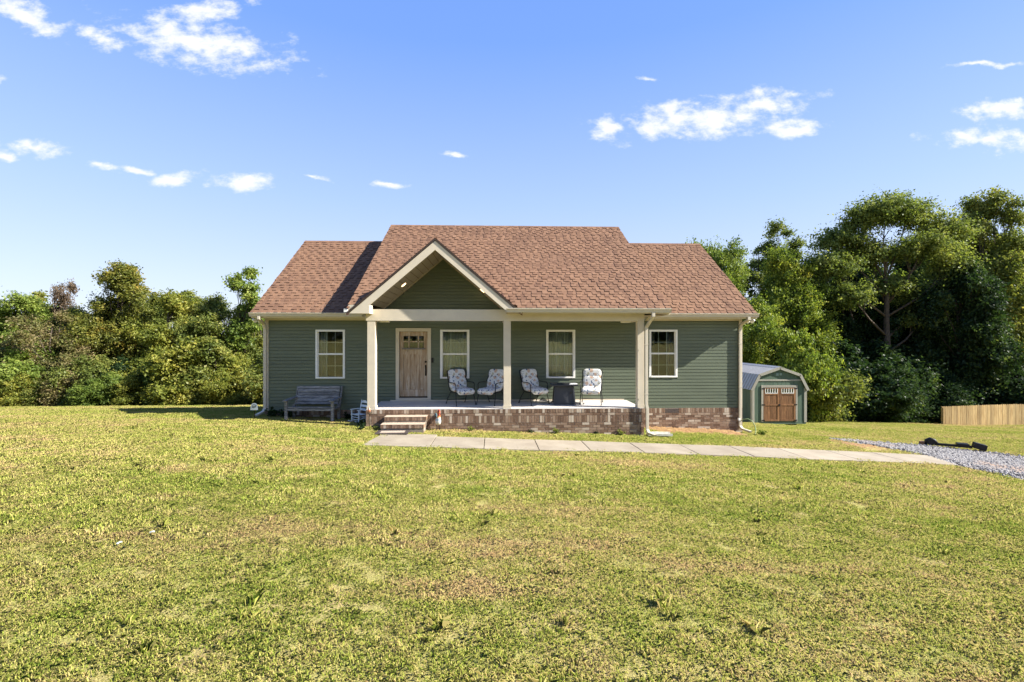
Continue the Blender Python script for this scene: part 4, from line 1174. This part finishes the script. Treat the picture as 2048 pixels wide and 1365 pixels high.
for zz in (.25, .95):
    MB().add([(0, .02, zz), (fl, .02, zz + .0), (fl, .06, zz), (0, .06, zz), (0, .02, zz + .09), (fl, .02, zz + .09), (fl, .06, zz + .09), (0, .06, zz + .09)], [(0, 3, 2, 1), (4, 5, 6, 7), (0, 1, 5, 4), (1, 2, 6, 5), (2, 3, 7, 6), (3, 0, 4, 7)]).build('rail', M['fence'], fn)
x = .05
while x < fl:
    p = fa + fdir * x; MB().box(x - .045, x + .045, .062, .152, g(p.x, p.y) - zb0 - .2, -1.83 - zb0).build('post', M['fence'], fn); x += 2.4
zz = g(13.4, 13.62)
tg = thing('drawbar', 'black metal towing drawbar with bulky ends lying at the gravel edge', 'drawbar', (13.4, 13.62, zz + .03), R(-32))
MB().box(-.42, .42, -.035, .035, .03, .10).build('bar', M['metal_black'], tg, bevel=.006)
MB().tube([(-.62, 0, .02), (-.60, 0, .16), (-.52, 0, .21), (-.42, 0, .17), (-.36, 0, .08)], .045, 8).build('coupler', M['metal_black'], tg, smooth=True)
MB().tube([(-.50, -.05, .10), (-.50, .05, .10)], .085, 16).build('jack_wheel', M['metal_black'], tg)
MB().box(.08, .34, -.12, .12, .07, .15).build('plate', M['metal_black'], tg, bevel=.01)
m = MB(); m.obox(Matrix.Translation((.42, -.12, .06)) @ Matrix.Rotation(R(14), 4, 'Y') @ Matrix.Diagonal((.28, .24, .16, 1))); m.build('bracket', M['metal_black'], tg, bevel=.015)
MB().tube([(.60, -.1, .06), (.60, .1, .06)], .06, 14).build('hub', simple('rusty_metal', (.05, .022, .014), .8, .3), tg)
zz = g(12.83, 14.0)
bl = MB().box(-.08, .08, -.06, .06, 0, .12).build('wood_block', simple('old_wood', (.16, .085, .05), .9, var=.3, scale=20), bevel=.008); bl.location = (12.83, 14.0, zz + .01); bl.rotation_euler = (0, 0, .4)
tag(bl, 'small brown wood block standing at the gravel edge', 'wood block')
M['litter'] = simple('litter_white', (.42, .48, .48), .7)
for (x, y, a, lab) in ((-3.77, 5.5, .3, 'crumpled pale blue scrap of paper lying in the lawn'), (-3.88, 5.18, 1.1, 'thin white scrap of paper lying in the lawn')):
    o = MB().add([(-.022, -.008, .0), (.0, -.011, .011), (.026, -.004, .004), (.022, .011, .013), (0, .007, .016), (-.026, .011, .007)], [(0, 1, 4, 5), (1, 2, 3, 4)]).build('paper_scrap', M['litter']); o.location = (x, y, g(x, y) + .035); o.rotation_euler = (0, 0, a)
    mod = o.modifiers.new('t', 'SOLIDIFY'); mod.thickness = .002; tag(o, lab, 'litter')

# ---------------------------------------------------------------- trees
LM = {
 'fresh': leaf_mat('leaf_fresh_green', [(.05, (.050, .085, .018)), (.4, (.125, .180, .034)), (.7, (.21, .265, .052)), (1, (.33, .36, .090))]),
 'olive': leaf_mat('leaf_olive', [(.05, (.052, .074, .018)), (.4, (.125, .158, .034)), (.7, (.22, .235, .055)), (1, (.36, .32, .090))]),
 'gold': leaf_mat('leaf_gold_green', [(.05, (.058, .080, .015)), (.4, (.155, .182, .032)), (.7, (.27, .27, .050)), (1, (.42, .36, .075))]),
 'orange': leaf_mat('leaf_turning_maple', [(.05, (.048, .066, .015)), (.5, (.140, .155, .030)), (.78, (.24, .215, .045)), (1, (.46, .30, .065))]),
 'brown': leaf_mat('leaf_dry_brown', [(.05, (.050, .062, .018)), (.35, (.135, .14, .042)), (.65, (.23, .19, .085)), (1, (.42, .33, .20))]),
 'dark': leaf_mat('leaf_dark_shaded_green', [(.05, (.010, .022, .008)), (.5, (.024, .048, .016)), (.8, (.048, .080, .024)), (1, (.115, .14, .038))]),  # dark green, darkened further to stand in for shade inside the wood
 'airy': leaf_mat('leaf_airy', [(.05, (.05, .080, .020)), (.45, (.13, .170, .040)), (.75, (.215, .245, .065)), (1, (.34, .34, .10))]),
 'red': leaf_mat('leaf_purple_brown', [(.05, (.05, .034, .026)), (.5, (.14, .10, .065)), (1, (.27, .20, .14))]),
 'lime': leaf_mat('leaf_lime', [(.05, (.055, .090, .016)), (.4, (.14, .195, .030)), (.7, (.24, .285, .044)), (1, (.44, .40, .065))]),
}


def crown_mesh(name, lobes, nclump, per, sig, size, seed, droop=0., shell=.55):
    """lobes: (cx, cy, cz, rx, ry, rz); clumps of small leaves spread through each lobe, denser towards its outside"""
    rng = np.random.default_rng(seed); lobes = np.array(lobes, float); nclump, per = int(nclump * .55), int(per * 1.8)
    vol = (lobes[:, 3] * lobes[:, 4] * lobes[:, 5]) ** .7; pk = rng.choice(len(lobes), nclump, p=vol / vol.sum())
    d = rng.normal(size=(nclump, 3)); d /= np.linalg.norm(d, axis=1)[:, None]
    rad = shell + (1.06 - shell) * rng.random(nclump) ** .6; stray = rng.random(nclump) < .2; rad[stray] *= rng.uniform(1.1, 1.45, stray.sum())
    c = lobes[pk, :3] + d * lobes[pk, 3:] * rad[:, None]
    cr = rng.random(nclump)
    n = nclump * per; ci = np.repeat(np.arange(nclump), per)
    sgm = sig * rng.uniform(.5, 1.5, nclump)[ci][:, None]
    along = (.38 + .68 * rng.random(n) ** .75)[:, None]; cen = lobes[pk, :3][ci]
    p = cen + (c[ci] - cen) * along + rng.normal(size=(n, 3)) * sgm * (.34 + .30 * along) * np.array([1, 1, .7]) - np.array([0, 0, 1]) * droop * rng.random(n)[:, None]
    s = size * rng.uniform(.6, 1.35, n)
    nrm = rng.normal(size=(n, 3)) * .75 + np.array([0, 0, .55]) + d[ci] * .55; nrm /= np.linalg.norm(nrm, axis=1)[:, None]
    a = np.cross(nrm, rng.normal(size=(n, 3))); a /= np.linalg.norm(a, axis=1)[:, None]; b = np.cross(nrm, a)
    a = a * s[:, None] * .62; b = b * s[:, None] * .36
    v = np.stack([p - a, p + b - a * .1, p + a, p - b - a * .1], 1).reshape(-1, 3)
    f = np.arange(n * 4).reshape(n, 4); r = np.clip(cr[ci] * .65 + rng.random(n) * .35, 0, 1)
    return np_mesh(name, v, f, np.repeat(r, 4))


def trunk_mb(H, r0, lobes, seed, fork=.35, wob=.04):
    rnd = random.Random(seed); m = MB(); path = []; k = 7
    for i in range(k + 1):
        t = i / k; path.append((rnd.uniform(-wob, wob) * H * t * .6, rnd.uniform(-wob, wob) * H * t * .6, H * .82 * t))
    m.tube(path, [r0 * (1 - .82 * i / k) * (1.35 if i == 0 else 1) for i in range(k + 1)], 8)
    for (cx, cy, cz, rx, ry, rz) in lobes:
        z0 = max(H * .16, min(cz * fork * 1.6, cz - rz * .9)); tt = min(1, z0 / (H * .82)); i = min(k - 1, int(tt * k)); a = Vector(path[i]).lerp(Vector(path[i + 1]), tt * k - i)
        e = Vector((cx, cy, cz)); mid = a.lerp(e, .5) + Vector((rnd.uniform(-.2, .2), rnd.uniform(-.2, .2), -.06 * (e - a).length)); rr = r0 * .42 * (1 - tt * .6)
        m.tube([a, mid, e], [rr, rr * .6, rr * .25], 6)
        for q in range(7):
            t_, p_ = rnd.uniform(0, 6.28), rnd.uniform(-.5, 1.2); s = mid.lerp(e, rnd.uniform(.1, 1)); o = e + Vector((math.cos(t_) * math.cos(p_) * rx, math.sin(t_) * math.cos(p_) * ry, math.sin(p_) * rz)) * rnd.uniform(.7, 1.0)
            m.tube([s, s.lerp(o, .5) + Vector((0, 0, rnd.uniform(-.1, .15))), o], [rr * .3, rr * .18, rr * .06], 4)
    return m


def lobes_round(H, w, base, n, seed, flat=1.0):
    """irregular set of lobes filling a crown between heights base and H, half width w"""
    rnd = random.Random(seed); out = []
    for i in range(n):
        t = (i + rnd.random()) / n; z = base + (H - base) * (.12 + .80 * t); wid = w * math.sin(math.pi * (.18 + .72 * t)) ** .8
        a = rnd.uniform(0, 6.28); d = wid * rnd.uniform(.2, .78); r = w * rnd.uniform(.30, .48) * (1.0 - .38 * t)
        out.append((d * math.cos(a), d * math.sin(a), min(z, H - r * .75), r, r, r * rnd.uniform(.8, 1.1) * flat))
    return out


PROTO = {}
def proto(key, H, w, base, nl, seed, nclump, per, sig, size, r0, flat=1., droop=0., shell=.45, fork=.35, lobes=None):
    lb = lobes or lobes_round(H, w, base, nl, seed, flat)
    PROTO[key] = (crown_mesh('crown', lb, nclump, per, sig, size, seed, droop, shell), trunk_mb(H, r0, lb, seed, fork).mesh('trunk', M['bark'], True), H)


proto('round', 8, 3.0, 1.0, 18, 11, 2000, 28, .26, .118, .16)
proto('round2', 8, 2.8, .6, 17, 23, 2000, 28, .26, .118, .15)
proto('tall', 11, 3.0, 2.6, 24, 36, 2100, 28, .30, .125, .22)
proto('thin', 8, 1.6, 2.6, 12, 45, 560, 26, .22, .115, .09, shell=.3)
proto('bush', 3.2, 2.2, .1, 12, 52, 1150, 28, .21, .105, .06)
proto('bush2', 3.4, 2.0, .1, 11, 63, 1150, 28, .21, .105, .06)
proto('dense', 11, 4.2, .8, 28, 71, 3500, 28, .32, .155, .26, droop=.25)
proto('twiggy', 7, 2.4, 1.2, 14, 88, 900, 24, .26, .10, .12, shell=.2)
proto('wide_round', 14, 4.4, 2.0, 30, 117, 3800, 28, .35, .145, .28)
proto('high', 19, 4.6, 4.0, 36, 133, 4200, 28, .40, .155, .32)
proto('slim', 17, 2.4, 6.5, 17, 149, 900, 26, .32, .14, .16, shell=.3)
big_lobes = [(-4.0, 0, 10.6, 2.0, 2.0, 1.0), (-2.6, .8, 12.6, 1.9, 1.9, 1.1), (-.4, -.5, 14.4, 2.0, 1.8, 1.1), (2.0, .4, 14.3, 1.9, 1.8, 1.0), (4.0, 0, 13.0, 1.7, 1.7, 1.2), (4.4, -.4, 10.6, 1.6, 1.6, 1.1),
             (-.6, 1.0, 11.6, 2.2, 2.0, 1.0), (2.0, -.8, 11.8, 2.0, 1.9, .9), (-3.3, -1.0, 8.6, 1.6, 1.5, .9), (.8, .3, 9.3, 1.8, 1.6, .8), (3.2, .8, 8.4, 1.7, 1.5, .8), (-1.6, .2, 13.8, 1.5, 1.4, .9), (2.8, .2, 6.9, 1.7, 1.4, .6)]
PROTO['big'] = (crown_mesh('crown', big_lobes, 3300, 26, .34, .135, 97, .1, .25), trunk_mb(14.5, .33, big_lobes, 97, .42, .02).mesh('trunk', M['bark'], True), 15.6)

TCOUNT = {}
def tree(key, x, y, H, lm, label, wide=1., rz=0., name='tree', group=None, bark='bark', cat='tree'):
    cm, tm, h0 = PROTO[key]; s = H / h0
    t = thing(name, label, cat, (x, y, g(x, y) - .08), rz, group)
    c = link('crown', cm, None, t)
    if not cm.materials: cm.materials.append(LM[lm])
    c.material_slots[0].link = 'OBJECT'; c.material_slots[0].material = LM[lm]
    tr = link('trunk', tm, None, t); tr.material_slots[0].link = 'OBJECT'; tr.material_slots[0].material = M[bark]
    c.scale = tr.scale = (s * wide, s * wide, s)
    return t


def at(px, d):                                # direction angle of the photograph's column, at distance d from the house front line
    return d * math.tan(math.atan((px - 1024) / 968) + R(2.2))


GL = 'trees along the lawn edge'
# left edge of the lawn
TL = [('round', 40, 37, 8.3, 'fresh', 'light green round tree with even crown at the outer end of the lawn treeline', 1.15, .4),
      ('twiggy', 133, 39, 9.6, 'red', 'spindly purple-brown tree rising beside the tall maple', .55, 1.0),
      ('tall', 238, 37, 10.9, 'orange', 'tall maple turning orange, highest crown of the lawn treeline', 1.05, 2.2),
      ('twiggy', 105, 34.2, 6.6, 'brown', 'dry brown twiggy tree in front of the tall maple', 1.25, .2),
      ('round2', 335, 36, 8.4, 'gold', 'broad yellow-green tree next to the tall maple', 1.1, 1.4),
      ('round', 425, 37, 8.3, 'olive', 'olive green tree between the yellow-green tree and the tall sapling', 1.0, 3.0),
      ('thin', 485, 36, 10.3, 'fresh', 'tall thin bright green sapling beside the house gable', .95, .6),
      ('round2', 520, 38, 7.9, 'olive', 'olive tree standing low behind the house corner', 1.0, 4.2),
      ('round', 175, 38, 7.4, 'olive', 'olive tree filling the gap below the spindly purple tree', 1.0, 5.1),
      ('round2', -60, 38, 8.6, 'olive', 'olive tree at the far outer end of the lawn treeline', 1.0, 2.1),
      ('round2', 290, 40, 8.2, 'olive', 'olive tree half hidden behind the tall maple', 1.0, .1),
      ('thin', 75, 40, 9.0, 'olive', 'slim olive tree showing above the light green round tree', 1.0, 1.7),
      ('thin', 390, 41, 9.2, 'gold', 'slim yellow-green tree showing above the broad yellow-green tree', 1.1, 2.7),
      ('thin', 300, 40, 9.4, 'orange', 'slim orange-tinged tree beside the tall maple', 1.1, 3.7),
      ('round', 590, 40, 8.0, 'olive', 'olive tree hidden behind the house gable', 1.0, 1.1)]
for key, px, d, H, lm, lab, wd, rz in TL: tree(key, at(px, d), d, H, lm, lab, wd, rz)
rnd = random.Random(5)
pxs = [-40, 15, 70, 128, 180, 232, 285, 335, 385, 430, 478, 525, 570]
cols = ['olive', 'brown', 'fresh', 'brown', 'olive', 'dark', 'gold', 'fresh', 'gold', 'olive', 'gold', 'olive', 'olive']
cn = {'olive': 'olive green', 'brown': 'brownish dry', 'fresh': 'light green', 'dark': 'dark green', 'gold': 'yellow-green'}
def below(px): return 'below the ' + min(((abs(px - a), b) for a, b in ((40, 'light green round tree'), (105, 'dry brown twiggy tree'), (238, 'tall maple'), (335, 'broad yellow-green tree'), (425, 'olive tree'), (485, 'thin sapling'), (540, 'trees at the house corner'))))[1]
for i, px in enumerate(pxs):
    d = 32.6 + rnd.uniform(-.4, .9); lm = cols[i]
    tree(('bush', 'bush2')[i % 2], at(px, d), d, rnd.uniform(2.9, 4.4), lm, cn[lm] + ' leafy shrub at the lawn edge ' + below(px), rnd.uniform(.95, 1.25), rnd.uniform(0, 6), 'shrub', cn[lm] + ' shrubs below the lawn treeline', cat='shrub')
for i, px in enumerate([-20, 45, 95, 150, 210, 262, 312, 360, 405, 455, 505, 550]):
    d = 31.6 + rnd.uniform(-.2, .4); lm = rnd.choice(['olive', 'fresh', 'gold', 'olive'])
    tree(('bush2', 'bush')[i % 2], at(px, d), d, rnd.uniform(1.3, 2.2), lm, 'low ' + cn[lm] + ' bush touching the mown grass ' + below(px), rnd.uniform(1., 1.4), rnd.uniform(0, 6), 'bush', 'low ' + cn[lm] + ' bushes at the lawn edge', cat='bush')
# wood behind the shed and drive
TR = [('wide_round', 1440, 40, 14.4, 'fresh', 'bright green tree rising behind the house roof end', .75, .3),
      ('slim', 1570, 43, 17.9, 'airy', 'slim airy tree with sparse crown above the wood behind the shed', 1.0, 1.2),
      ('slim', 1515, 44, 16.0, 'airy', 'slim airy tree beside the bright tree behind the roof end', .95, 2.9),
      ('wide_round', 1572, 35, 12.8, 'lime', 'round leafy tree with full light green crown behind the shed', .82, 1.9),
      ('round', 1515, 30, 8.0, 'lime', 'yellow-green tree between the house corner and the shed', .85, 2.4),
      ('bush', 1598, 27.5, 5.2, 'lime', 'yellow-green bush leaning over the shed roof', .62, 1.0),
      ('big', 1772, 34.5, 16.8, 'airy', 'tall spreading tree with open crown and visible limbs above the wood', .98, 0),
      ('high', 1985, 37, 18.6, 'olive', 'tall olive green tree of dense crown beyond the fence', .9, .9),
      ('high', 1890, 41, 17.0, 'fresh', 'tall bright green tree between the spreading tree and the tall olive tree', .8, 3.3),
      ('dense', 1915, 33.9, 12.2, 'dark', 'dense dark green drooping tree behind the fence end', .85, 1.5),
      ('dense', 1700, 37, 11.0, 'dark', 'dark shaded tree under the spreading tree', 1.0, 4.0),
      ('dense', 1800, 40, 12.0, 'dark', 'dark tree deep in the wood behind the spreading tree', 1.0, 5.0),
      ('dense', 2075, 37, 14.0, 'olive', 'olive green tree rising directly above the fence', .9, 2.0),
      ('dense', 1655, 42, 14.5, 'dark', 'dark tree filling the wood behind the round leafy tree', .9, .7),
      ('round2', 1385, 44, 15.6, 'fresh', 'green treetop just showing over the roof end ridge', .55, .7),
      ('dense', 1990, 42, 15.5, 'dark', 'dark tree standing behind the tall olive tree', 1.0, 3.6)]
for key, px, d, H, lm, lab, wd, rz in TR: tree(key, at(px, d), d, H, lm, lab, wd, rz)
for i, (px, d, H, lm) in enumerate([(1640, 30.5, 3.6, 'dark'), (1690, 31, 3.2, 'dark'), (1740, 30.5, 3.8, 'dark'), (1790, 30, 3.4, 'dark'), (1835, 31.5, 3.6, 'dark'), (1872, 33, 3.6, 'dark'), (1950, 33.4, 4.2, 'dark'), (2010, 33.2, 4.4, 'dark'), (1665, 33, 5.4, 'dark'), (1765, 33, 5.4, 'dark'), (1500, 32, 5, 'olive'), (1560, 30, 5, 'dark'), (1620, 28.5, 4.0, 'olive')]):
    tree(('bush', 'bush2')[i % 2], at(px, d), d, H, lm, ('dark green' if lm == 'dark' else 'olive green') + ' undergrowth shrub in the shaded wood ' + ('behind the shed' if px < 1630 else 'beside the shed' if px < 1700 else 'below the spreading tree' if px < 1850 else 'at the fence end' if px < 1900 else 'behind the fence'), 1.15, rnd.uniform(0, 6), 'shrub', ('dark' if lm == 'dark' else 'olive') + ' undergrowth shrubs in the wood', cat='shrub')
# the wood goes on to the right of the view; the shade at its foot is in the leaf colour
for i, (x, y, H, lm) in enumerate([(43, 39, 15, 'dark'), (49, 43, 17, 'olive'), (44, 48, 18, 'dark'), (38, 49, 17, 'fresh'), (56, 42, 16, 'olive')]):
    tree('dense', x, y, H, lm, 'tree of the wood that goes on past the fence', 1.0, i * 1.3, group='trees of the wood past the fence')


def far_wood(name, label, pts, H, n, size, lm, seed):
    rng = np.random.default_rng(seed); k = rng.integers(0, len(pts) - 1, n); t = rng.random(n); P = np.array(pts, float)
    x = P[k, 0] + (P[k + 1, 0] - P[k, 0]) * t; y = P[k, 1] + (P[k + 1, 1] - P[k, 1]) * t
    top = H * (.72 + .16 * np.sin(x * .31 + y * .17) + .12 * np.sin(x * .83 + 1.3) + .08 * np.sin(x * 1.9))
    z = G(x, y) + top * rng.random(n) ** .75; y = y + rng.normal(0, 1.5, n); x = x + rng.normal(0, .8, n)
    p = np.stack([x, y, z], 1); nrm = rng.normal(size=(n, 3)) + np.array([0, 0, .6]); nrm /= np.linalg.norm(nrm, axis=1)[:, None]
    a = np.cross(nrm, rng.normal(size=(n, 3))); a /= np.linalg.norm(a, axis=1)[:, None]; b = np.cross(nrm, a); s = size * rng.uniform(.6, 1.4, n)[:, None]
    v = np.stack([p - a * s, p + b * s * .6, p + a * s, p - b * s * .6], 1).reshape(-1, 3)
    o = link(name, np_mesh(name, v, np.arange(n * 4).reshape(n, 4), np.repeat(rng.random(n), 4), LM[lm])); return tag(o, label, 'woodland', kind='stuff')


far_wood('far_wood', 'mass of woodland behind the lawn treeline', [(-62, 42), (-30, 46), (-8, 50)], 7.5, 26000, .26, 'olive', 1)
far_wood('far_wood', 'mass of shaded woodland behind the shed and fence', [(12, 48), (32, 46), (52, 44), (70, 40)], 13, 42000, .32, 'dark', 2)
far_wood('far_wood', 'mass of woodland across the road facing the house', [(-90, -62), (-40, -70), (0, -72), (40, -70), (90, -60)], 11, 40000, .5, 'olive', 3)

# weeds along the porch and foundation
def weed(key, x, y, H, lm, label, group):
    cm, tm, h0 = PROTO[key]; t = thing('weed', label, 'weed', (x, y, g(x, y) - .02), x * 3, group); c = link('leaves', cm, None, t)
    c.material_slots[0].link = 'OBJECT'; c.material_slots[0].material = LM[lm]; s = H / h0; c.scale = (s * 1.1, s * 1.1, s); return t


lb_ = [(rnd.uniform(-.13, .13), rnd.uniform(-.1, .1), rnd.uniform(.05, .22), .1, .1, .09) for _ in range(7)]
PROTO['weed'] = (crown_mesh('weed_leaves', lb_, 60, 5, .03, .05, 9), None, .3); PROTO['weed'][0].materials.append(LM['fresh'])
for x, y in ((1.05, 13.5), (1.75, 13.5), (2.9, 13.52), (-.6, 13.5), (-3.75, 13.75), (-3.2, 13.35), (-3.55, 13.2), (3.6, 13.52)):
    weed('weed', x, y, rnd.uniform(.12, .24), rnd.choice(['olive', 'dark', 'olive']), 'small leafy weed growing against the porch brick', 'weeds along the porch brick')
for x in (-6.75, -6.45, -6.3, -4.5, -4.3):
    weed('weed', x, 15.15, rnd.uniform(.22, .36), 'dark', 'dark leafy weed growing against the shaded wall near the bench', 'weeds along the shaded wall')
weed('weed', 8.3, 14.75, .22, 'fresh', 'bright leafy weed growing by the hose at the house corner', None)

# ---------------------------------------------------------------- grass
def grass_mat():
    m = bpy.data.materials.new('grass_blade'); m.use_nodes = True; nt = m.node_tree; nt.nodes.clear()
    o = nt.nodes.new('ShaderNodeOutputMaterial'); at_ = nt.nodes.new('ShaderNodeAttribute'); at_.attribute_name = 'rnd'
    n = noise(nt, .22, 5, .62, 'World', (.6, 1.25, 1)); n2 = noise(nt, 2.3, 6, .65, 'World'); n4 = noise(nt, .9, 4, .6, 'World', (.35, 1.3, 1))
    dry = mth(nt, 'ADD', mth(nt, 'MULTIPLY', n, .62), mth(nt, 'MULTIPLY', n2, .38))
    dry = mth(nt, 'ADD', dry, mth(nt, 'MULTIPLY', ramp(nt, n4, [(.52, (0, 0, 0)), (.75, (1, 1, 1))]), .22))
    f = mth(nt, 'ADD', mth(nt, 'MULTIPLY', at_.outputs['Fac'], .62), mth(nt, 'MULTIPLY', mth(nt, 'SUBTRACT', dry, .405), 2.3), True)
    col = ramp(nt, f, [(.03, (.15, .25, .032)), (.28, (.29, .355, .055)), (.52, (.44, .44, .10)), (.76, (.58, .50, .18)), (1, (.58, .41, .20))])
    df = nt.nodes.new('ShaderNodeBsdfDiffuse'); tl = nt.nodes.new('ShaderNodeBsdfTranslucent'); mx = nt.nodes.new('ShaderNodeMixShader'); mx.inputs[0].default_value = .3
    ge = nt.nodes.new('ShaderNodeNewGeometry'); vs = nt.nodes.new('ShaderNodeVectorMath'); vs.operation = 'SCALE'; vs.inputs['Scale'].default_value = .5; nt.links.new(ge.outputs['Normal'], vs.inputs[0])
    va = nt.nodes.new('ShaderNodeVectorMath'); nt.links.new(vs.outputs[0], va.inputs[0]); va.inputs[1].default_value = (0, 0, .8)
    vn = nt.nodes.new('ShaderNodeVectorMath'); vn.operation = 'NORMALIZE'; nt.links.new(va.outputs[0], vn.inputs[0]); nt.links.new(vn.outputs[0], df.inputs['Normal'])
    nt.links.new(col, df.inputs[0]); nt.links.new(col, tl.inputs[0]); nt.links.new(df.outputs[0], mx.inputs[1]); nt.links.new(tl.outputs[0], mx.inputs[2]); nt.links.new(mx.outputs[0], o.inputs[0])
    return m


GM = grass_mat()


def tuft(name, n, radius, h0, h1, wd, seed, lean=1.0):
    rng = np.random.default_rng(seed); a = rng.uniform(0, 6.28, n); r = radius * np.sqrt(rng.random(n)); x, y = r * np.cos(a), r * np.sin(a)
    h = rng.uniform(h0, h1, n); t = rng.uniform(0, 6.28, n); ln = lean * rng.random(n) ** .7; w = wd * rng.uniform(.6, 1.4, n) / 2
    dx, dy = np.cos(t), np.sin(t); ux, uy = -dy, dx
    b = np.stack([x, y, np.full(n, -.01)], 1); u = np.stack([ux * w, uy * w, 0 * w], 1)
    mid = b + np.stack([dx * h * ln * .35, dy * h * ln * .35, h * .6 + .01], 1); tip = b + np.stack([dx * h * ln * 1.1, dy * h * ln * 1.1, h * (1 - .28 * ln) + .01], 1)
    v = np.stack([b - u, b + u, mid + u * .8, tip, mid - u * .8], 1).reshape(-1, 3)
    f = np.arange(n * 5).reshape(n, 5)
    return np_mesh(name, v, f, np.repeat(rng.random(n), 5), GM)


TUFTS = []
for nm, n, rad, h0, h1, wd, seed, lean, loc in (('grass_tuft', 380, .17, .006, .019, .0036, 1, 1.8, (-.8, 4.0)), ('grass_tuft', 380, .17, .006, .018, .0038, 2, 2.0, (.9, 4.4)), ('grass_tuft', 380, .17, .007, .026, .0034, 4, 1.6, (.1, 5.1)),
                                          ('far_grass_tuft', 420, .32, .012, .034, .0075, 5, 1.0, (-1.6, 9.0)), ('far_grass_tuft', 420, .32, .012, .036, .007, 6, 1.1, (1.9, 9.3)),
                                          ('long_grass_tuft', 26, .045, .05, .13, .0045, 7, 1.0, (-.4, 3.6)), ('long_grass_tuft', 20, .06, .06, .16, .004, 8, .9, (1.4, 3.9))):
    o = link(nm, tuft(nm, n, rad, h0, h1, wd, seed, lean)); o.location = (*loc, g(*loc)); tag(o, 'short mown grass blades of the lawn', 'grass', kind='stuff'); TUFTS.append(o)


def patch(name, pts, protos, seed, smin, smax):
    me = bpy.data.meshes.new(name); n = len(pts); me.vertices.add(n)
    me.vertices.foreach_set('co', np.stack([pts[:, 0], pts[:, 1], G(pts[:, 0], pts[:, 1])], 1).astype(np.float32).ravel()); me.update(); me.materials.append(GM)
    o = link(name, me); tag(o, 'short mown grass covering the lawn', 'grass', kind='stuff')
    ng = bpy.data.node_groups.new(name, 'GeometryNodeTree'); ng.interface.new_socket('Geometry', in_out='INPUT', socket_type='NodeSocketGeometry'); ng.interface.new_socket('Geometry', in_out='OUTPUT', socket_type='NodeSocketGeometry')
    N = ng.nodes.new; L = ng.links.new; gi = N('NodeGroupInput'); go = N('NodeGroupOutput')
    jn = N('GeometryNodeGeometryToInstance')
    for p in protos:
        oi = N('GeometryNodeObjectInfo'); oi.inputs['Object'].default_value = p; oi.transform_space = 'ORIGINAL'; L(oi.outputs['Geometry'], jn.inputs[0])
    ip = N('GeometryNodeInstanceOnPoints'); ip.inputs['Pick Instance'].default_value = True; L(gi.outputs[0], ip.inputs['Points']); L(jn.outputs[0], ip.inputs['Instance'])
    rv = N('FunctionNodeRandomValue'); rv.data_type = 'FLOAT_VECTOR'; rv.inputs[0].default_value = (-.05, -.05, 0); rv.inputs[1].default_value = (.05, .05, 6.28); L(rv.outputs[0], ip.inputs['Rotation'])
    rs = N('FunctionNodeRandomValue'); rs.data_type = 'FLOAT'; rs.inputs[2].default_value = smin; rs.inputs[3].default_value = smax; rs.inputs['Seed'].default_value = 3; L(rs.outputs[1], ip.inputs['Scale'])
    L(ip.outputs[0], go.inputs[0]); md = o.modifiers.new('grass', 'NODES'); md.node_group = ng
    return o


def lawn_cells(y0, y1, cell):
    ys = np.arange(y0, y1, cell); xs = np.arange(-48, 48, cell); X, Y = np.meshgrid(xs, ys); rg = np.random.default_rng(12); X, Y = X.ravel() + rg.uniform(-.5, .5, X.size) * cell, Y.ravel() + rg.uniform(-.5, .5, Y.size) * cell; cx, cy = X, Y
    k = (cx > -1.08 * cy - 1.5) & (cx < 1.22 * cy + 1.5)
    k &= ~((cx > -3.0) & (cx < 11.4) & (cy > 11.02) & (cy < np.where(cx < -1.4, 12.7, 12.42)))
    k &= ~((cx > XL - .1) & (cx < XR + .1) & (cy > W - .12)) & ~((cx > PX0 - .08) & (cx < PX1 + .08) & (cy > PF - .08) & (cy < W))
    k &= ~((cx > SX0 - .1) & (cx < SX1 + .1) & (cy > 12.9) & (cy < 13.7)) & ~in_poly(cx, cy, drive_poly())
    k &= ~((cx > sx0 - .1) & (cx < sx1 + .1) & (cy > SY - .1) & (cy < SY + 4.7)) & ~((cx > 4.6) & (cx < 7.95) & (cy > 14.45 + .12 * np.sin(cx * 4)) & (cy < 15.5))
    k &= ~((cy > 22) & (cx > XL) & (cx < XR + 2))
    bare = np.sin(cx * .9 + 1.1 * np.sin(cy * .8)) * np.sin(cy * 1.15 + .9 * np.sin(cx * .7)) + .5 * np.sin(cx * 3.1 + cy) * np.sin(cy * 2.7 - cx)
    k &= ~((bare > 1.08) & (rg.random(cx.shape) < .3))
    k &= ~((cx > 4.35) & (cx < 5.1) & (cy > 13.42) & (cy < 13.85))
    k &= ~((cx > 9.9) & (cx < 11.5) & (cy > 12.7) & (cy < 14.4) & (rg.random(cx.shape) < .75))
    k &= ~((cx > -4.8) & (cx < -3.75) & (cy > 14.3) & (cy < 14.7))
    return np.stack([X[k], Y[k]], 1)


cn_ = lawn_cells(1.4, 11, .17); cf_ = lawn_cells(5, 35, .28); rb_ = np.random.default_rng(8)
patch('grass', cn_[rb_.random(len(cn_)) > (cn_[:, 1] - 6) / 5], TUFTS[:3], 1, .75, 1.25)
patch('grass', cf_[rb_.random(len(cf_)) < (cf_[:, 1] - 5) / 4.5], TUFTS[3:5], 2, .8, 1.25)
lc = lawn_cells(1.6, 13, .17); rs_ = np.random.default_rng(44)
lc = lc[rs_.random(len(lc)) < .012 + .16 * (np.sin(lc[:, 0] * 1.7 + 2) * np.sin(lc[:, 1] * 1.3) > .80)]
patch('grass', lc, TUFTS[5:], 3, .4, .85)
